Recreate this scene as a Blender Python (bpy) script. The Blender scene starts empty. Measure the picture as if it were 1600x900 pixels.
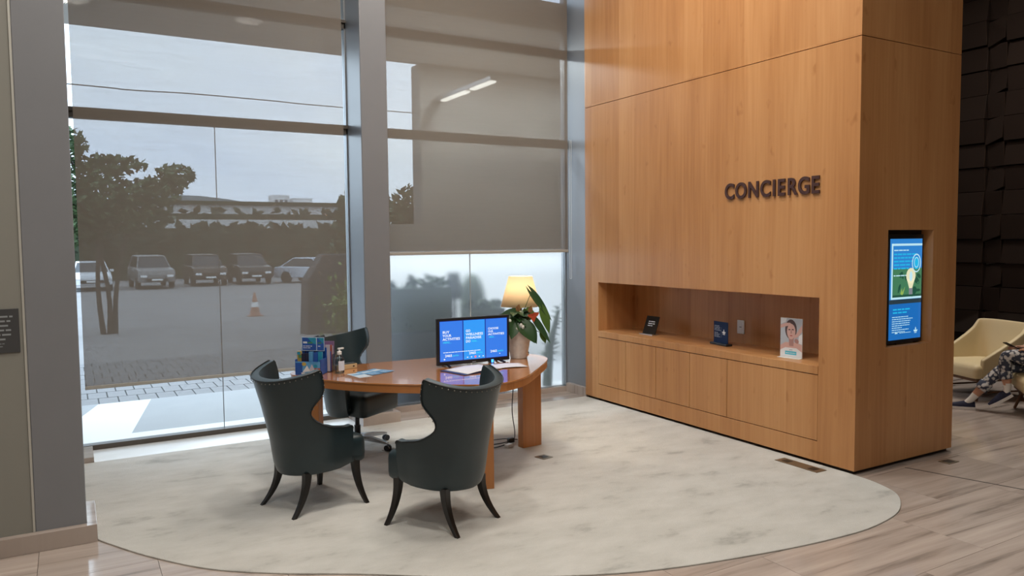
import bpy, bmesh, math, random
from mathutils import Vector, Matrix, Euler
random.seed(7)
PI = math.pi
sc = bpy.context.scene
COL = sc.collection

# ------------------------------------------------------------------ camera
yaw, pitch, roll, FPX = 0.526443, 0.062046, -0.0097876, 1188.96
f = Vector((math.sin(yaw)*math.cos(pitch), math.cos(yaw)*math.cos(pitch), -math.sin(pitch)))
r = Vector((math.cos(yaw), -math.sin(yaw), 0)); u = r.cross(f)
r2 = math.cos(roll)*r + math.sin(roll)*u; u2 = -math.sin(roll)*r + math.cos(roll)*u
cam = bpy.data.cameras.new('camera'); cam_o = bpy.data.objects.new('camera', cam); COL.objects.link(cam_o)
cam.sensor_width = 36; cam.lens = FPX*36/1600; cam.clip_end = 1000
cam_o.matrix_world = Matrix(((r2.x, u2.x, -f.x, 0), (r2.y, u2.y, -f.y, 0), (r2.z, u2.z, -f.z, 1.8), (0, 0, 0, 1)))
sc.camera = cam_o

# ------------------------------------------------------------------ sky: flat overcast
w = bpy.data.worlds.new('overcast_sky'); sc.world = w; w.use_nodes = True
nt = w.node_tree; nt.nodes.clear()
wo = nt.nodes.new('ShaderNodeOutputWorld'); wb = nt.nodes.new('ShaderNodeBackground')
tc = nt.nodes.new('ShaderNodeTexCoord'); nz = nt.nodes.new('ShaderNodeTexNoise'); mp = nt.nodes.new('ShaderNodeMapping')
mp.inputs['Scale'].default_value = (1, 1, 2.2)
nz.inputs['Scale'].default_value = 2.2; nz.inputs['Detail'].default_value = 4
cr = nt.nodes.new('ShaderNodeValToRGB')
cr.color_ramp.elements[0].position = .3; cr.color_ramp.elements[0].color = (.55, .69, .92, 1)
cr.color_ramp.elements[1].position = .7; cr.color_ramp.elements[1].color = (.78, .89, 1.0, 1)
nt.links.new(tc.outputs['Generated'], mp.inputs['Vector']); nt.links.new(mp.outputs['Vector'], nz.inputs['Vector'])
nt.links.new(nz.outputs['Fac'], cr.inputs['Fac']); nt.links.new(cr.outputs['Color'], wb.inputs['Color'])
wb.inputs['Strength'].default_value = 3.9
nt.links.new(wb.outputs['Background'], wo.inputs['Surface'])

# ------------------------------------------------------------------ lobby ceiling downlights
def area_light(name, loc, size, power, col, rot=(0, 0, 0)):
    l = bpy.data.lights.new(name, 'AREA'); l.shape = 'DISK'; l.size = size; l.energy = power; l.color = col
    o = bpy.data.objects.new(name, l); o.location = loc; o.rotation_euler = rot; COL.objects.link(o); return o
CEIL = 5.6
WARM = (1.0, .925, .835)
for (x, y, p) in ((-2.5, -2.5, 25), (0.5, -2.5, 22), (-2.5, 1, 40), (.2, 1.4, 52), (2.8, 1.5, 44), (.8, 3.7, 58), (2.4, 3.9, 58),
                  (2.2, 5.6, 24), (3.7, 5.7, 28), (3.7, 4.5, 42), (9.4, 4.9, 95), (8.2, 4.7, 65)):  # last two are added, unseen, to brighten the dim lounge
    area_light('ceiling_downlight', (x, y, CEIL-.03), .45, p, WARM)

sc.view_settings.view_transform = 'Standard'; sc.view_settings.look = 'None'
sc.view_settings.exposure = 0.03; sc.view_settings.gamma = 1.0; sc.view_settings.use_curve_mapping = False
sc.cycles.max_bounces = 8; sc.cycles.transparent_max_bounces = 16; sc.cycles.sample_clamp_indirect = 6

# ------------------------------------------------------------------ materials
MATS = {}
def nmat(name):
    m = bpy.data.materials.new(name); m.use_nodes = True; MATS[name] = m
    return m, m.node_tree, m.node_tree.nodes['Principled BSDF']
def mat(name, col, rough=.5, metal=0.0, emit=0.0, var=0.0, scale=20, bump=0.0, spec=.5, coat=0.0, stretch=(1, 1, 1)):
    m, t, b = nmat(name); N = t.nodes; L = t.links
    c = (*col, 1) if len(col) == 3 else col
    b.inputs['Base Color'].default_value = c; b.inputs['Roughness'].default_value = rough
    b.inputs['Metallic'].default_value = metal; b.inputs['Specular IOR Level'].default_value = spec
    if coat: b.inputs['Coat Weight'].default_value = coat; b.inputs['Coat Roughness'].default_value = .12
    if emit:
        b.inputs['Emission Color'].default_value = c; b.inputs['Emission Strength'].default_value = emit
    if var or bump:
        g = N.new('ShaderNodeTexCoord'); mpn = N.new('ShaderNodeMapping'); mpn.inputs['Scale'].default_value = stretch
        L.new(g.outputs['Object'], mpn.inputs['Vector'])
        n = N.new('ShaderNodeTexNoise'); n.inputs['Scale'].default_value = scale; n.inputs['Detail'].default_value = 5
        L.new(mpn.outputs['Vector'], n.inputs['Vector'])
        if var:
            x = N.new('ShaderNodeMix'); x.data_type = 'RGBA'
            x.inputs[6].default_value = (*[max(0, k*(1-var)) for k in c[:3]], 1); x.inputs[7].default_value = (*[min(1, k*(1+var)) for k in c[:3]], 1)
            L.new(n.outputs['Fac'], x.inputs[0]); L.new(x.outputs[2], b.inputs['Base Color'])
        if bump:
            bp = N.new('ShaderNodeBump'); bp.inputs['Strength'].default_value = bump; bp.inputs['Distance'].default_value = .01
            L.new(n.outputs['Fac'], bp.inputs['Height']); L.new(bp.outputs['Normal'], b.inputs['Normal'])
    return m

def math_node(t, op, a, b=None, c=None):
    n = t.nodes.new('ShaderNodeMath'); n.operation = op
    for i, v in enumerate((a, b, c)):
        if v is None: continue
        if isinstance(v, (int, float)): n.inputs[i].default_value = v
        else: t.links.new(v, n.inputs[i])
    return n.outputs[0]

def veneer(name, c_dark, c_mid, c_light, leaf=.245, rough=.38, horizontal=False, space='pos', lacquer=0.0):
    m, t, b = nmat(name); N = t.nodes; L = t.links
    if space == 'pos':
        g = N.new('ShaderNodeNewGeometry').outputs['Position']
    else:
        g = N.new('ShaderNodeTexCoord').outputs['Object']
    s = N.new('ShaderNodeSeparateXYZ'); L.new(g, s.inputs[0])
    uu = math_node(t, 'ADD', s.outputs[0], s.outputs[1]); vv = s.outputs[2]
    if horizontal: uu, vv = s.outputs[1], s.outputs[0]
    # veneer leaves: tone steps
    k = math_node(t, 'FLOOR', math_node(t, 'DIVIDE', uu, leaf))
    wn = N.new('ShaderNodeTexWhiteNoise'); wn.noise_dimensions = '2D'
    cmb0 = N.new('ShaderNodeCombineXYZ'); L.new(k, cmb0.inputs[0])
    L.new(math_node(t, 'FLOOR', math_node(t, 'DIVIDE', math_node(t, 'ADD', vv, 6.74), 3.345)), cmb0.inputs[1]); L.new(cmb0.outputs[0], wn.inputs['Vector'])
    # fine grain
    cmb = N.new('ShaderNodeCombineXYZ'); L.new(math_node(t, 'MULTIPLY', uu, 38.0), cmb.inputs[0])
    L.new(math_node(t, 'MULTIPLY', vv, 1.1), cmb.inputs[1]); L.new(math_node(t, 'MULTIPLY', k, 7.3), cmb.inputs[2])
    n1 = N.new('ShaderNodeTexNoise'); n1.inputs['Scale'].default_value = 1.0; n1.inputs['Detail'].default_value = 6; n1.inputs['Roughness'].default_value = .6
    L.new(cmb.outputs[0], n1.inputs['Vector'])
    # broad figure
    cmb2 = N.new('ShaderNodeCombineXYZ'); L.new(math_node(t, 'MULTIPLY', uu, 6.0), cmb2.inputs[0])
    L.new(math_node(t, 'MULTIPLY', vv, .55), cmb2.inputs[1]); L.new(math_node(t, 'MULTIPLY', k, 3.1), cmb2.inputs[2])
    n2 = N.new('ShaderNodeTexNoise'); n2.inputs['Scale'].default_value = 1.0; n2.inputs['Detail'].default_value = 3; n2.inputs['Distortion'].default_value = .6
    L.new(cmb2.outputs[0], n2.inputs['Vector'])
    # small knots / flecks
    cmb3 = N.new('ShaderNodeCombineXYZ'); L.new(math_node(t, 'MULTIPLY', uu, 9.0), cmb3.inputs[0]); L.new(math_node(t, 'MULTIPLY', vv, 5.0), cmb3.inputs[1]); L.new(k, cmb3.inputs[2])
    n3 = N.new('ShaderNodeTexNoise'); n3.inputs['Scale'].default_value = 1.0; n3.inputs['Detail'].default_value = 2
    L.new(cmb3.outputs[0], n3.inputs['Vector'])
    fleck = N.new('ShaderNodeMapRange'); fleck.inputs[1].default_value = .66; fleck.inputs[2].default_value = .78; L.new(n3.outputs['Fac'], fleck.inputs[0])
    fac = math_node(t, 'ADD', math_node(t, 'MULTIPLY', n1.outputs['Fac'], .40), math_node(t, 'MULTIPLY', n2.outputs['Fac'], .45))
    fac = math_node(t, 'ADD', fac, math_node(t, 'MULTIPLY', wn.outputs['Value'], .20))
    fac = math_node(t, 'SUBTRACT', fac, math_node(t, 'MULTIPLY', fleck.outputs[0], .22))
    rp = N.new('ShaderNodeValToRGB'); e = rp.color_ramp.elements
    e[0].position = .22; e[0].color = (*c_dark, 1); e[1].position = .80; e[1].color = (*c_light, 1)
    em = e.new(.5); em.color = (*c_mid, 1)
    L.new(fac, rp.inputs['Fac']); L.new(rp.outputs['Color'], b.inputs['Base Color'])
    b.inputs['Roughness'].default_value = rough; b.inputs['Specular IOR Level'].default_value = .4; b.inputs['Coat Weight'].default_value = lacquer; b.inputs['Coat Roughness'].default_value = .04; b.inputs['Coat IOR'].default_value = 1.7
    bp = N.new('ShaderNodeBump'); bp.inputs['Strength'].default_value = .04; L.new(n1.outputs['Fac'], bp.inputs['Height']); L.new(bp.outputs['Normal'], b.inputs['Normal'])
    return m

veneer('wall_veneer', (.35, .148, .050), (.485, .234, .090), (.60, .322, .138))
veneer('table_veneer', (.35, .125, .036), (.47, .185, .056), (.56, .25, .085), leaf=.30, rough=.16, horizontal=True, lacquer=1.0)
veneer('table_side_veneer', (.36, .13, .038), (.47, .185, .058), (.55, .24, .085), leaf=.11, rough=.3)

def stone_mat():
    m, t, b = nmat('vein_stone'); N = t.nodes; L = t.links
    g = N.new('ShaderNodeTexCoord').outputs['Object']; oi = N.new('ShaderNodeObjectInfo')
    s = N.new('ShaderNodeSeparateXYZ'); L.new(g, s.inputs[0])
    off = math_node(t, 'MULTIPLY', oi.outputs['Random'], 37.0)
    c = N.new('ShaderNodeCombineXYZ'); L.new(math_node(t, 'MULTIPLY', s.outputs[0], .55), c.inputs[0])
    L.new(math_node(t, 'MULTIPLY', math_node(t, 'ADD', s.outputs[1], math_node(t, 'MULTIPLY', s.outputs[0], .03)), 9.0), c.inputs[1]); L.new(off, c.inputs[2])
    n = N.new('ShaderNodeTexNoise'); n.inputs['Scale'].default_value = 1; n.inputs['Detail'].default_value = 7; n.inputs['Roughness'].default_value = .62; n.inputs['Distortion'].default_value = .35
    L.new(c.outputs[0], n.inputs['Vector'])
    rp = N.new('ShaderNodeValToRGB'); e = rp.color_ramp.elements
    e[0].position = .30; e[0].color = (.19, .158, .138, 1); e[1].position = .68; e[1].color = (.51, .44, .395, 1)
    k = e.new(.44); k.color = (.39, .332, .295, 1)
    L.new(n.outputs['Fac'], rp.inputs['Fac'])
    hs = N.new('ShaderNodeHueSaturation'); L.new(rp.outputs['Color'], hs.inputs['Color'])
    L.new(math_node(t, 'ADD', math_node(t, 'MULTIPLY', oi.outputs['Random'], .14), .93), hs.inputs['Value'])
    L.new(hs.outputs['Color'], b.inputs['Base Color']); b.inputs['Roughness'].default_value = .12
stone_mat()

def carpet_mat():
    m, t, b = nmat('wool_carpet'); N = t.nodes; L = t.links
    g = N.new('ShaderNodeTexCoord').outputs['Object']
    mpn = N.new('ShaderNodeMapping'); mpn.inputs['Rotation'].default_value = (0, 0, .5); mpn.inputs['Scale'].default_value = (2.0, 4.2, 1); L.new(g, mpn.inputs['Vector'])
    n = N.new('ShaderNodeTexNoise'); n.inputs['Scale'].default_value = 1.3; n.inputs['Detail'].default_value = 8; n.inputs['Roughness'].default_value = .62
    L.new(mpn.outputs[0], n.inputs['Vector'])
    rp = N.new('ShaderNodeValToRGB'); e = rp.color_ramp.elements
    e[0].position = .30; e[0].color = (.36, .36, .338, 1); e[1].position = .62; e[1].color = (.59, .59, .562, 1); k = e.new(.42); k.color = (.525, .525, .495, 1)
    L.new(n.outputs['Fac'], rp.inputs['Fac']); L.new(rp.outputs['Color'], b.inputs['Base Color'])
    b.inputs['Roughness'].default_value = 1.0; b.inputs['Specular IOR Level'].default_value = .05
    b.inputs['Sheen Weight'].default_value = .25
    n2 = N.new('ShaderNodeTexNoise'); n2.inputs['Scale'].default_value = 160; n2.inputs['Detail'].default_value = 3; L.new(g, n2.inputs['Vector'])
    ad = math_node(t, 'ADD', math_node(t, 'MULTIPLY', n2.outputs['Fac'], .5), math_node(t, 'MULTIPLY', n.outputs['Fac'], 2.0))
    bp = N.new('ShaderNodeBump'); bp.inputs['Strength'].default_value = .5; bp.inputs['Distance'].default_value = .02
    L.new(ad, bp.inputs['Height']); L.new(bp.outputs['Normal'], b.inputs['Normal'])
carpet_mat()

def shade_mat():
    m, t, b = nmat('screen_fabric'); N = t.nodes; L = t.links; N.remove(b); out = N['Material Output']
    g = N.new('ShaderNodeNewGeometry').outputs['Position']; mpn = N.new('ShaderNodeMapping'); mpn.inputs['Scale'].default_value = (2.5, 1, 60); L.new(g, mpn.inputs['Vector'])
    n = N.new('ShaderNodeTexNoise'); n.inputs['Scale'].default_value = 1; n.inputs['Detail'].default_value = 4; L.new(mpn.outputs[0], n.inputs['Vector'])
    d = N.new('ShaderNodeBsdfDiffuse'); d.inputs['Color'].default_value = (.22, .192, .165, 1)
    tr = N.new('ShaderNodeBsdfTranslucent'); tr.inputs['Color'].default_value = (.125, .105, .085, 1)
    a = N.new('ShaderNodeMixShader'); a.inputs[0].default_value = .3; L.new(d.outputs[0], a.inputs[1]); L.new(tr.outputs[0], a.inputs[2])
    tp = N.new('ShaderNodeBsdfTransparent'); tp.inputs['Color'].default_value = (1, 1, 1, 1)
    x = N.new('ShaderNodeMixShader'); L.new(math_node(t, 'ADD', math_node(t, 'MULTIPLY', n.outputs['Fac'], .06), .155), x.inputs[0])
    L.new(a.outputs[0], x.inputs[1]); L.new(tp.outputs[0], x.inputs[2]); L.new(x.outputs[0], out.inputs['Surface'])
shade_mat()

def glass_mat(name, tint=(.97, .99, .98), refl=.05):
    m, t, b = nmat(name); N = t.nodes; L = t.links; N.remove(b); out = N['Material Output']
    tp = N.new('ShaderNodeBsdfTransparent'); tp.inputs['Color'].default_value = (*tint, 1)
    gl = N.new('ShaderNodeBsdfGlossy'); gl.inputs['Roughness'].default_value = .02
    lw = N.new('ShaderNodeFresnel'); lw.inputs['IOR'].default_value = 1.4
    x = N.new('ShaderNodeMixShader'); L.new(math_node(t, 'MULTIPLY', lw.outputs[0], .7), x.inputs[0]); L.new(tp.outputs[0], x.inputs[1]); L.new(gl.outputs[0], x.inputs[2])
    L.new(x.outputs[0], out.inputs['Surface'])
glass_mat('clear_glass'); glass_mat('clear_plastic', (.86, .9, .93))
def frost_mat():
    m, t, b = nmat('frosted_glass'); N = t.nodes; L = t.links; N.remove(b); out = N['Material Output']
    rf = N.new('ShaderNodeBsdfRefraction'); rf.inputs['Roughness'].default_value = .26; rf.inputs['IOR'].default_value = 1.35; rf.inputs['Color'].default_value = (.97, .99, 1, 1)
    tl = N.new('ShaderNodeBsdfTranslucent'); tl.inputs['Color'].default_value = (.9, .95, .97, 1)
    x = N.new('ShaderNodeMixShader'); x.inputs[0].default_value = .09; L.new(rf.outputs[0], x.inputs[1]); L.new(tl.outputs[0], x.inputs[2])
    L.new(x.outputs[0], out.inputs['Surface'])
frost_mat()
def lampshade_mat():
    m, t, b = nmat('lampshade_linen'); N = t.nodes; L = t.links; N.remove(b); out = N['Material Output']
    d = N.new('ShaderNodeBsdfDiffuse'); d.inputs['Color'].default_value = (.86, .74, .55, 1)
    tl = N.new('ShaderNodeBsdfTranslucent'); tl.inputs['Color'].default_value = (.96, .86, .70, 1)
    x = N.new('ShaderNodeMixShader'); x.inputs[0].default_value = .6; L.new(d.outputs[0], x.inputs[1]); L.new(tl.outputs[0], x.inputs[2]); L.new(x.outputs[0], out.inputs['Surface'])
lampshade_mat()

mat('grey_metal_paint', (.215, .225, .245), .30, var=.05, scale=3)
mat('beige_panel', (.25, .25, .225), .5, var=.06, scale=2, stretch=(1, 1, .2))
mat('trim_light', (.52, .52, .48), .4, .3)
mat('frame_dark', (.10, .085, .07), .45)
mat('frame_alu', (.30, .31, .32), .35, .6)
mat('hem_bar', (.40, .39, .36), .5)
mat('glare_white', (.74, .75, .74), .25, var=.05, scale=4)
mat('plaque', (.055, .057, .06), .45)
mat('plaque_text', (.28, .31, .33), .6)
mat('white_wall', (.55, .53, .49), .8)
mat('ceiling_white', (.62, .60, .56), .9)
mat('core_dark', (.03, .02, .015), .8)
mat('leather', (.018, .034, .041), .34, var=.12, scale=9, bump=.05, spec=.5)
mat('leather_dark', (.010, .014, .016), .4)
mat('black_wood', (.010, .008, .007), .35)
mat('nail_steel', (.30, .29, .26), .35, 1.0)
mat('chrome', (.55, .55, .55), .22, 1.0)
mat('black_plastic', (.012, .012, .014), .35)
mat('letter_brown', (.055, .022, .020), .5)
mat('white_plastic', (.78, .79, .78), .35)
mat('switch_grey', (.25, .28, .32), .4)
mat('black_card', (.022, .016, .012), .8, spec=.15)
mat('navy_card', (.008, .026, .085), .6, spec=.2)
mat('print_white', (.75, .77, .80), .5)
mat('print_grey', (.36, .42, .52), .5)
mat('silver_edge', (.6, .6, .6), .3, .9)
mat('skin', (.50, .27, .18), .5); mat('skin_photo', (.66, .42, .38), .3); mat('skin_photo_shadow', (.44, .25, .23), .3)
mat('hair_photo', (.10, .07, .07), .3); mat('photo_bg', (.50, .55, .62), .25); mat('photo_white', (.78, .80, .84), .25); mat('photo_cyan', (.08, .50, .66), .3); mat('photo_lip', (.45, .12, .12), .3)
def emi(name, col, s):
    m, t, b = nmat(name); b.inputs['Base Color'].default_value = (.01, .01, .01, 1); b.inputs['Emission Color'].default_value = (*col, 1); b.inputs['Emission Strength'].default_value = s; b.inputs['Roughness'].default_value = .2
    return m
emi('scr_blue', (.035, .20, .80), 1.0); emi('scr_mid', (.03, .32, .92), 1.0); emi('scr_dark', (.01, .03, .30), 1.0); emi('scr_white', (.9, .96, 1.0), 1.0); emi('scr_cyan', (.05, .72, .92), 1.0); emi('scr_red', (.9, .2, .3), 1.0)
emi('tv_blue', (.03, .24, .66), .9); emi('tv_blue_deep', (.012, .16, .52), .9); emi('tv_cyan', (.02, .50, .85), .9); emi('tv_white', (.55, .85, .95), .9); emi('tv_green', (.07, .24, .12), .8); emi('tv_green_dark', (.02, .10, .06), .8); emi('tv_leaf', (.35, .55, .12), .8); emi('tv_bulb', (.85, .82, .55), .9); emi('tv_bulb_cap', (.30, .32, .36), .7); emi('tv_band', (.03, .06, .08), .7)
emi('led_blue', (.05, .3, 1.0), 3.0)
emi('tube_white', (1, .98, .92), 3.5)
mat('pot_white', (.78, .77, .74), .65, var=.25, scale=25, bump=.15)
mat('soil', (.05, .035, .022), .95)
mat('leaf_green', (.020, .060, .018), .32, var=.3, scale=6); mat('leaf_light', (.07, .14, .025), .35, var=.3, scale=6); mat('stem_green', (.06, .12, .03), .5)
mat('flower_red', (.42, .06, .02), .35); mat('flower_brown', (.28, .14, .05), .4); mat('flower_white', (.72, .74, .68), .5)
mat('paper', (.72, .73, .78), .7); mat('folder_blue', (.03, .03, .09), .4); mat('flyer_blue', (.10, .30, .55), .35, var=.5, scale=14); mat('flyer_pale', (.55, .66, .76), .35, var=.2, scale=12)
mat('pic_blue', (.02, .09, .38), .3, var=.5, scale=10); mat('pic_sky', (.10, .32, .60), .3, var=.5, scale=18); mat('pic_teal', (.02, .26, .42), .3); mat('pic_red', (.38, .10, .08), .3); mat('pic_yellow', (.50, .36, .08), .3); mat('pic_green', (.06, .22, .10), .3); mat('pic_dark', (.02, .02, .05), .3); mat('pic_violet', (.20, .12, .24), .35); mat('pic_pale', (.5, .48, .56), .35)
mat('card_wood', (.55, .42, .24), .5); mat('label_white', (.68, .72, .82), .4); mat('gel_liquid', (.62, .70, .74), .1)
mat('brass_plate', (.28, .24, .18), .35, .8); mat('outlet_dark', (.02, .018, .015), .4)
mat('cream_leather', (.60, .50, .30), .5, var=.05, scale=5); mat('walnut', (.10, .045, .02), .4)
mat('dark_tile', (.016, .011, .009), .07, spec=.5); mat('dark_grout', (.035, .03, .026), .5)
mat('sock_white', (.72, .72, .70), .9); mat('shoe_navy', (.012, .016, .045), .8, var=.6, scale=60); mat('sole_white', (.72, .72, .72), .6); mat('shirt_blue', (.28, .38, .52), .8, var=.12, scale=12); mat('hair_dark', (.02, .014, .01), .6); mat('watch_white', (.75, .75, .75), .4); mat('phone_dark', (.012, .012, .015), .25)
def floral():
    m, t, b = nmat('floral_cloth'); N = t.nodes; L = t.links
    g = N.new('ShaderNodeTexCoord').outputs['Object']; v = N.new('ShaderNodeTexVoronoi'); v.inputs['Scale'].default_value = 26; L.new(g, v.inputs['Vector'])
    n = N.new('ShaderNodeTexNoise'); n.inputs['Scale'].default_value = 22; n.inputs['Detail'].default_value = 2; L.new(g, n.inputs['Vector'])
    rp = N.new('ShaderNodeValToRGB'); e = rp.color_ramp.elements; e[0].position = .43; e[0].color = (.55, .55, .55, 1); e[1].position = .54; e[1].color = (.035, .045, .075, 1)
    L.new(math_node(t, 'ADD', math_node(t, 'MULTIPLY', v.outputs['Distance'], .55), math_node(t, 'MULTIPLY', n.outputs['Fac'], .5)), rp.inputs['Fac']); L.new(rp.outputs['Color'], b.inputs['Base Color']); b.inputs['Roughness'].default_value = .9
floral()
# outdoors
mat('asphalt', (.24, .235, .235), .9, var=.2, scale=.6); mat('concrete_walk', (.30, .31, .32), .85, var=.06, scale=3); mat('concrete_white', (.62, .63, .63), .8); mat('paver', (.20, .20, .205), .85, var=.15, scale=8); mat('paver_joint', (.07, .07, .07), .9)
mat('soffit', (.58, .53, .48), .7); mat('render_dimmed', (.17, .163, .152), .85, var=.03, scale=1); mat('pale_render', (.80, .80, .79), .85, var=.03, scale=1); mat('leaf_out', (.045, .085, .028), .6, var=.4, scale=.6); mat('leaf_bright', (.16, .24, .05), .6, var=.3, scale=2); mat('bark', (.06, .045, .035), .9)
mat('hedge_dark', (.028, .04, .02), .9, var=.4, scale=2); mat('hill', (.12, .15, .16), 1.0); mat('bldg', (.75, .75, .75), .8); mat('bldg_glass', (.08, .10, .12), .2)
mat('car_white', (.62, .65, .68), .25); mat('car_grey', (.20, .20, .20), .3); mat('car_dark', (.03, .028, .027), .3); mat('car_brown', (.06, .045, .035), .3); mat('car_silver', (.50, .55, .62), .25, .2); mat('car_glass', (.02, .025, .03), .08); mat('tyre', (.01, .01, .01), .8); mat('car_lamp', (.8, .8, .8), .15); mat('cone_orange', (.42, .22, .15), .6); mat('planter_dark', (.028, .030, .034), .7); mat('cable_black', (.01, .01, .01), .6)

# ------------------------------------------------------------------ mesh helpers
class MB:
    def __init__(s): s.v = []; s.f = []; s.m = []
    def add(s, v, f, mi=0):
        o = len(s.v); s.v += [tuple(p) for p in v]; s.f += [tuple(o+i for i in q) for q in f]; s.m += [mi]*len(f); return s
    def box(s, x0, x1, y0, y1, z0, z1, mi=0):
        return s.add([(x0, y0, z0), (x1, y0, z0), (x1, y1, z0), (x0, y1, z0), (x0, y0, z1), (x1, y0, z1), (x1, y1, z1), (x0, y1, z1)],
                     [(0, 3, 2, 1), (4, 5, 6, 7), (0, 1, 5, 4), (1, 2, 6, 5), (2, 3, 7, 6), (3, 0, 4, 7)], mi)
    def obox(s, c, size, M, mi=0):
        hx, hy, hz = [k/2 for k in size]; o = len(s.v)
        b = MB().box(-hx, hx, -hy, hy, -hz, hz)
        return s.add([Vector(c)+M @ Vector(p) for p in b.v], b.f, mi)
    def prism(s, poly, z0, z1, mi=0):
        n = len(poly)
        a = sum(poly[i][0]*poly[(i+1) % n][1]-poly[(i+1) % n][0]*poly[i][1] for i in range(n))
        if a < 0: poly = poly[::-1]
        v = [(x, y, z0) for x, y in poly]+[(x, y, z1) for x, y in poly]
        fs = [tuple(range(n-1, -1, -1)), tuple(range(n, 2*n))]+[(i, (i+1) % n, n+(i+1) % n, n+i) for i in range(n)]
        return s.add(v, fs, mi)
    def tube(s, pts, rad, n=8, mi=0, cap=True):
        pts = [Vector(p) for p in pts]; N = len(pts)
        rr = rad if isinstance(rad, (list, tuple)) else [rad]*N
        v = []; prev = None
        for i, p in enumerate(pts):
            d = (pts[min(i+1, N-1)]-pts[max(i-1, 0)]).normalized()
            if prev is None:
                a = Vector((0, 0, 1)) if abs(d.z) < .9 else Vector((1, 0, 0)); x = d.cross(a).normalized()
            else:
                x = (prev-d*prev.dot(d)).normalized()
            prev = x; y = d.cross(x)
            for k in range(n):
                t = 2*PI*k/n; v.append(p+(x*math.cos(t)+y*math.sin(t))*rr[i])
        fs = [(i*n+k, i*n+(k+1) % n, (i+1)*n+(k+1) % n, (i+1)*n+k) for i in range(N-1) for k in range(n)]
        if cap: fs += [tuple(range(n-1, -1, -1)), tuple((N-1)*n+k for k in range(n))]
        return s.add(v, fs, mi)
    def lathe(s, prof, c=(0, 0, 0), n=24, mi=0, cap=True):
        v = []; N = len(prof)
        for (R, z) in prof:
            for k in range(n): t = 2*PI*k/n; v.append((c[0]+R*math.cos(t), c[1]+R*math.sin(t), c[2]+z))
        fs = [(i*n+k, i*n+(k+1) % n, (i+1)*n+(k+1) % n, (i+1)*n+k) for i in range(N-1) for k in range(n)]
        if cap: fs += [tuple(range(n-1, -1, -1)), tuple((N-1)*n+k for k in range(n))]
        return s.add(v, fs, mi)
    def grid(s, rows, mi=0, closed=False):
        n = len(rows[0]); v = [p for q in rows for p in q]
        fs = [(i*n+k, i*n+(k+1) % n, (i+1)*n+(k+1) % n, (i+1)*n+k) for i in range(len(rows)-1) for k in range(n if closed else n-1)]
        return s.add(v, fs, mi)
    def ball(s, c, R, n=8, mi=0, sc3=(1, 1, 1)):
        prof = [(math.sin(PI*i/n)*R+1e-5, -math.cos(PI*i/n)*R) for i in range(n+1)]
        o = len(s.v); s.lathe(prof, (0, 0, 0), n+2, mi)
        for i in range(o, len(s.v)):
            p = s.v[i]; s.v[i] = (p[0]*sc3[0]+c[0], p[1]*sc3[1]+c[1], p[2]*sc3[2]+c[2])
        return s
    def build(s, name, mats, parent=None, smooth=False, bevel=0, seg=2, subsurf=0, solid=0, angle=40):
        me = bpy.data.meshes.new(name); me.from_pydata(s.v, [], s.f)
        if not isinstance(mats, (list, tuple)): mats = [mats]
        for m in mats: me.materials.append(MATS[m])
        for p, i in zip(me.polygons, s.m): p.material_index = i
        me.update()
        if smooth: me.shade_smooth(); 
        if smooth and angle: me.set_sharp_from_angle(angle=math.radians(angle))
        o = bpy.data.objects.new(name, me); COL.objects.link(o)
        if parent is not None: o.parent = parent
        if solid:
            md = o.modifiers.new('solid', 'SOLIDIFY'); md.thickness = solid; md.offset = -1
        if bevel:
            md = o.modifiers.new('bevel', 'BEVEL'); md.width = bevel; md.segments = seg; md.limit_method = 'ANGLE'; md.angle_limit = math.radians(35)
        if subsurf:
            md = o.modifiers.new('sub', 'SUBSURF'); md.levels = subsurf; md.render_levels = subsurf
        return o

def tag(o, label=None, cat=None, group=None, kind=None):
    if label: o['label'] = label
    if cat: o['category'] = cat
    if group: o['group'] = group
    if kind: o['kind'] = kind
    return o
def thing(name, label, cat, loc=(0, 0, 0), rz=0, group=None):
    o = bpy.data.objects.new(name, None); COL.objects.link(o); o.location = loc; o.rotation_euler = (0, 0, rz); o.empty_display_size = .1
    return tag(o, label, cat, group)
def copy_tree(o, parent=None):
    c = o.copy(); COL.objects.link(c); c.parent = parent
    for ch in list(o.children): copy_tree(ch, c)
    return c
def struct(o, label=None): return tag(o, label, None, None, 'structure')
def lerp(a, b, t): return a+(b-a)*t
def interp(tab, x):
    if x <= tab[0][0]: return tab[0][1]
    for (a, p), (b, q) in zip(tab, tab[1:]):
        if x <= b: return p+(q-p)*(x-a)/(b-a)
    return tab[-1][1]
def spline(pts, n=8, closed=False):
    out = []; N = len(pts)
    for i in range(N if closed else N-1):
        g = lambda k: Vector(pts[k % N]) if closed else Vector(pts[max(0, min(N-1, k))])
        p0, p1, p2, p3 = g(i-1), g(i), g(i+1), g(i+2)
        for k in range(n):
            t = k/n; out.append(.5*((2*p1)+(p2-p0)*t+(2*p0-5*p1+4*p2-p3)*t*t+(3*p1-p0-3*p2+p3)*t**3))
    if not closed: out.append(Vector(pts[-1]))
    return out
def text_mesh(s, size=1.0, extrude=0.0, bold=0.0, res=3):
    cu = bpy.data.curves.new('t', 'FONT'); cu.body = s; cu.size = size; cu.extrude = extrude; cu.offset = bold; cu.resolution_u = res
    o = bpy.data.objects.new('t', cu); COL.objects.link(o)
    dg = bpy.context.evaluated_depsgraph_get(); me = bpy.data.meshes.new_from_object(o.evaluated_get(dg))
    v = [tuple(p.co) for p in me.vertices]; fs = [tuple(p.vertices) for p in me.polygons]
    bpy.data.objects.remove(o); bpy.data.meshes.remove(me); bpy.data.curves.remove(cu)
    return v, fs
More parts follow.
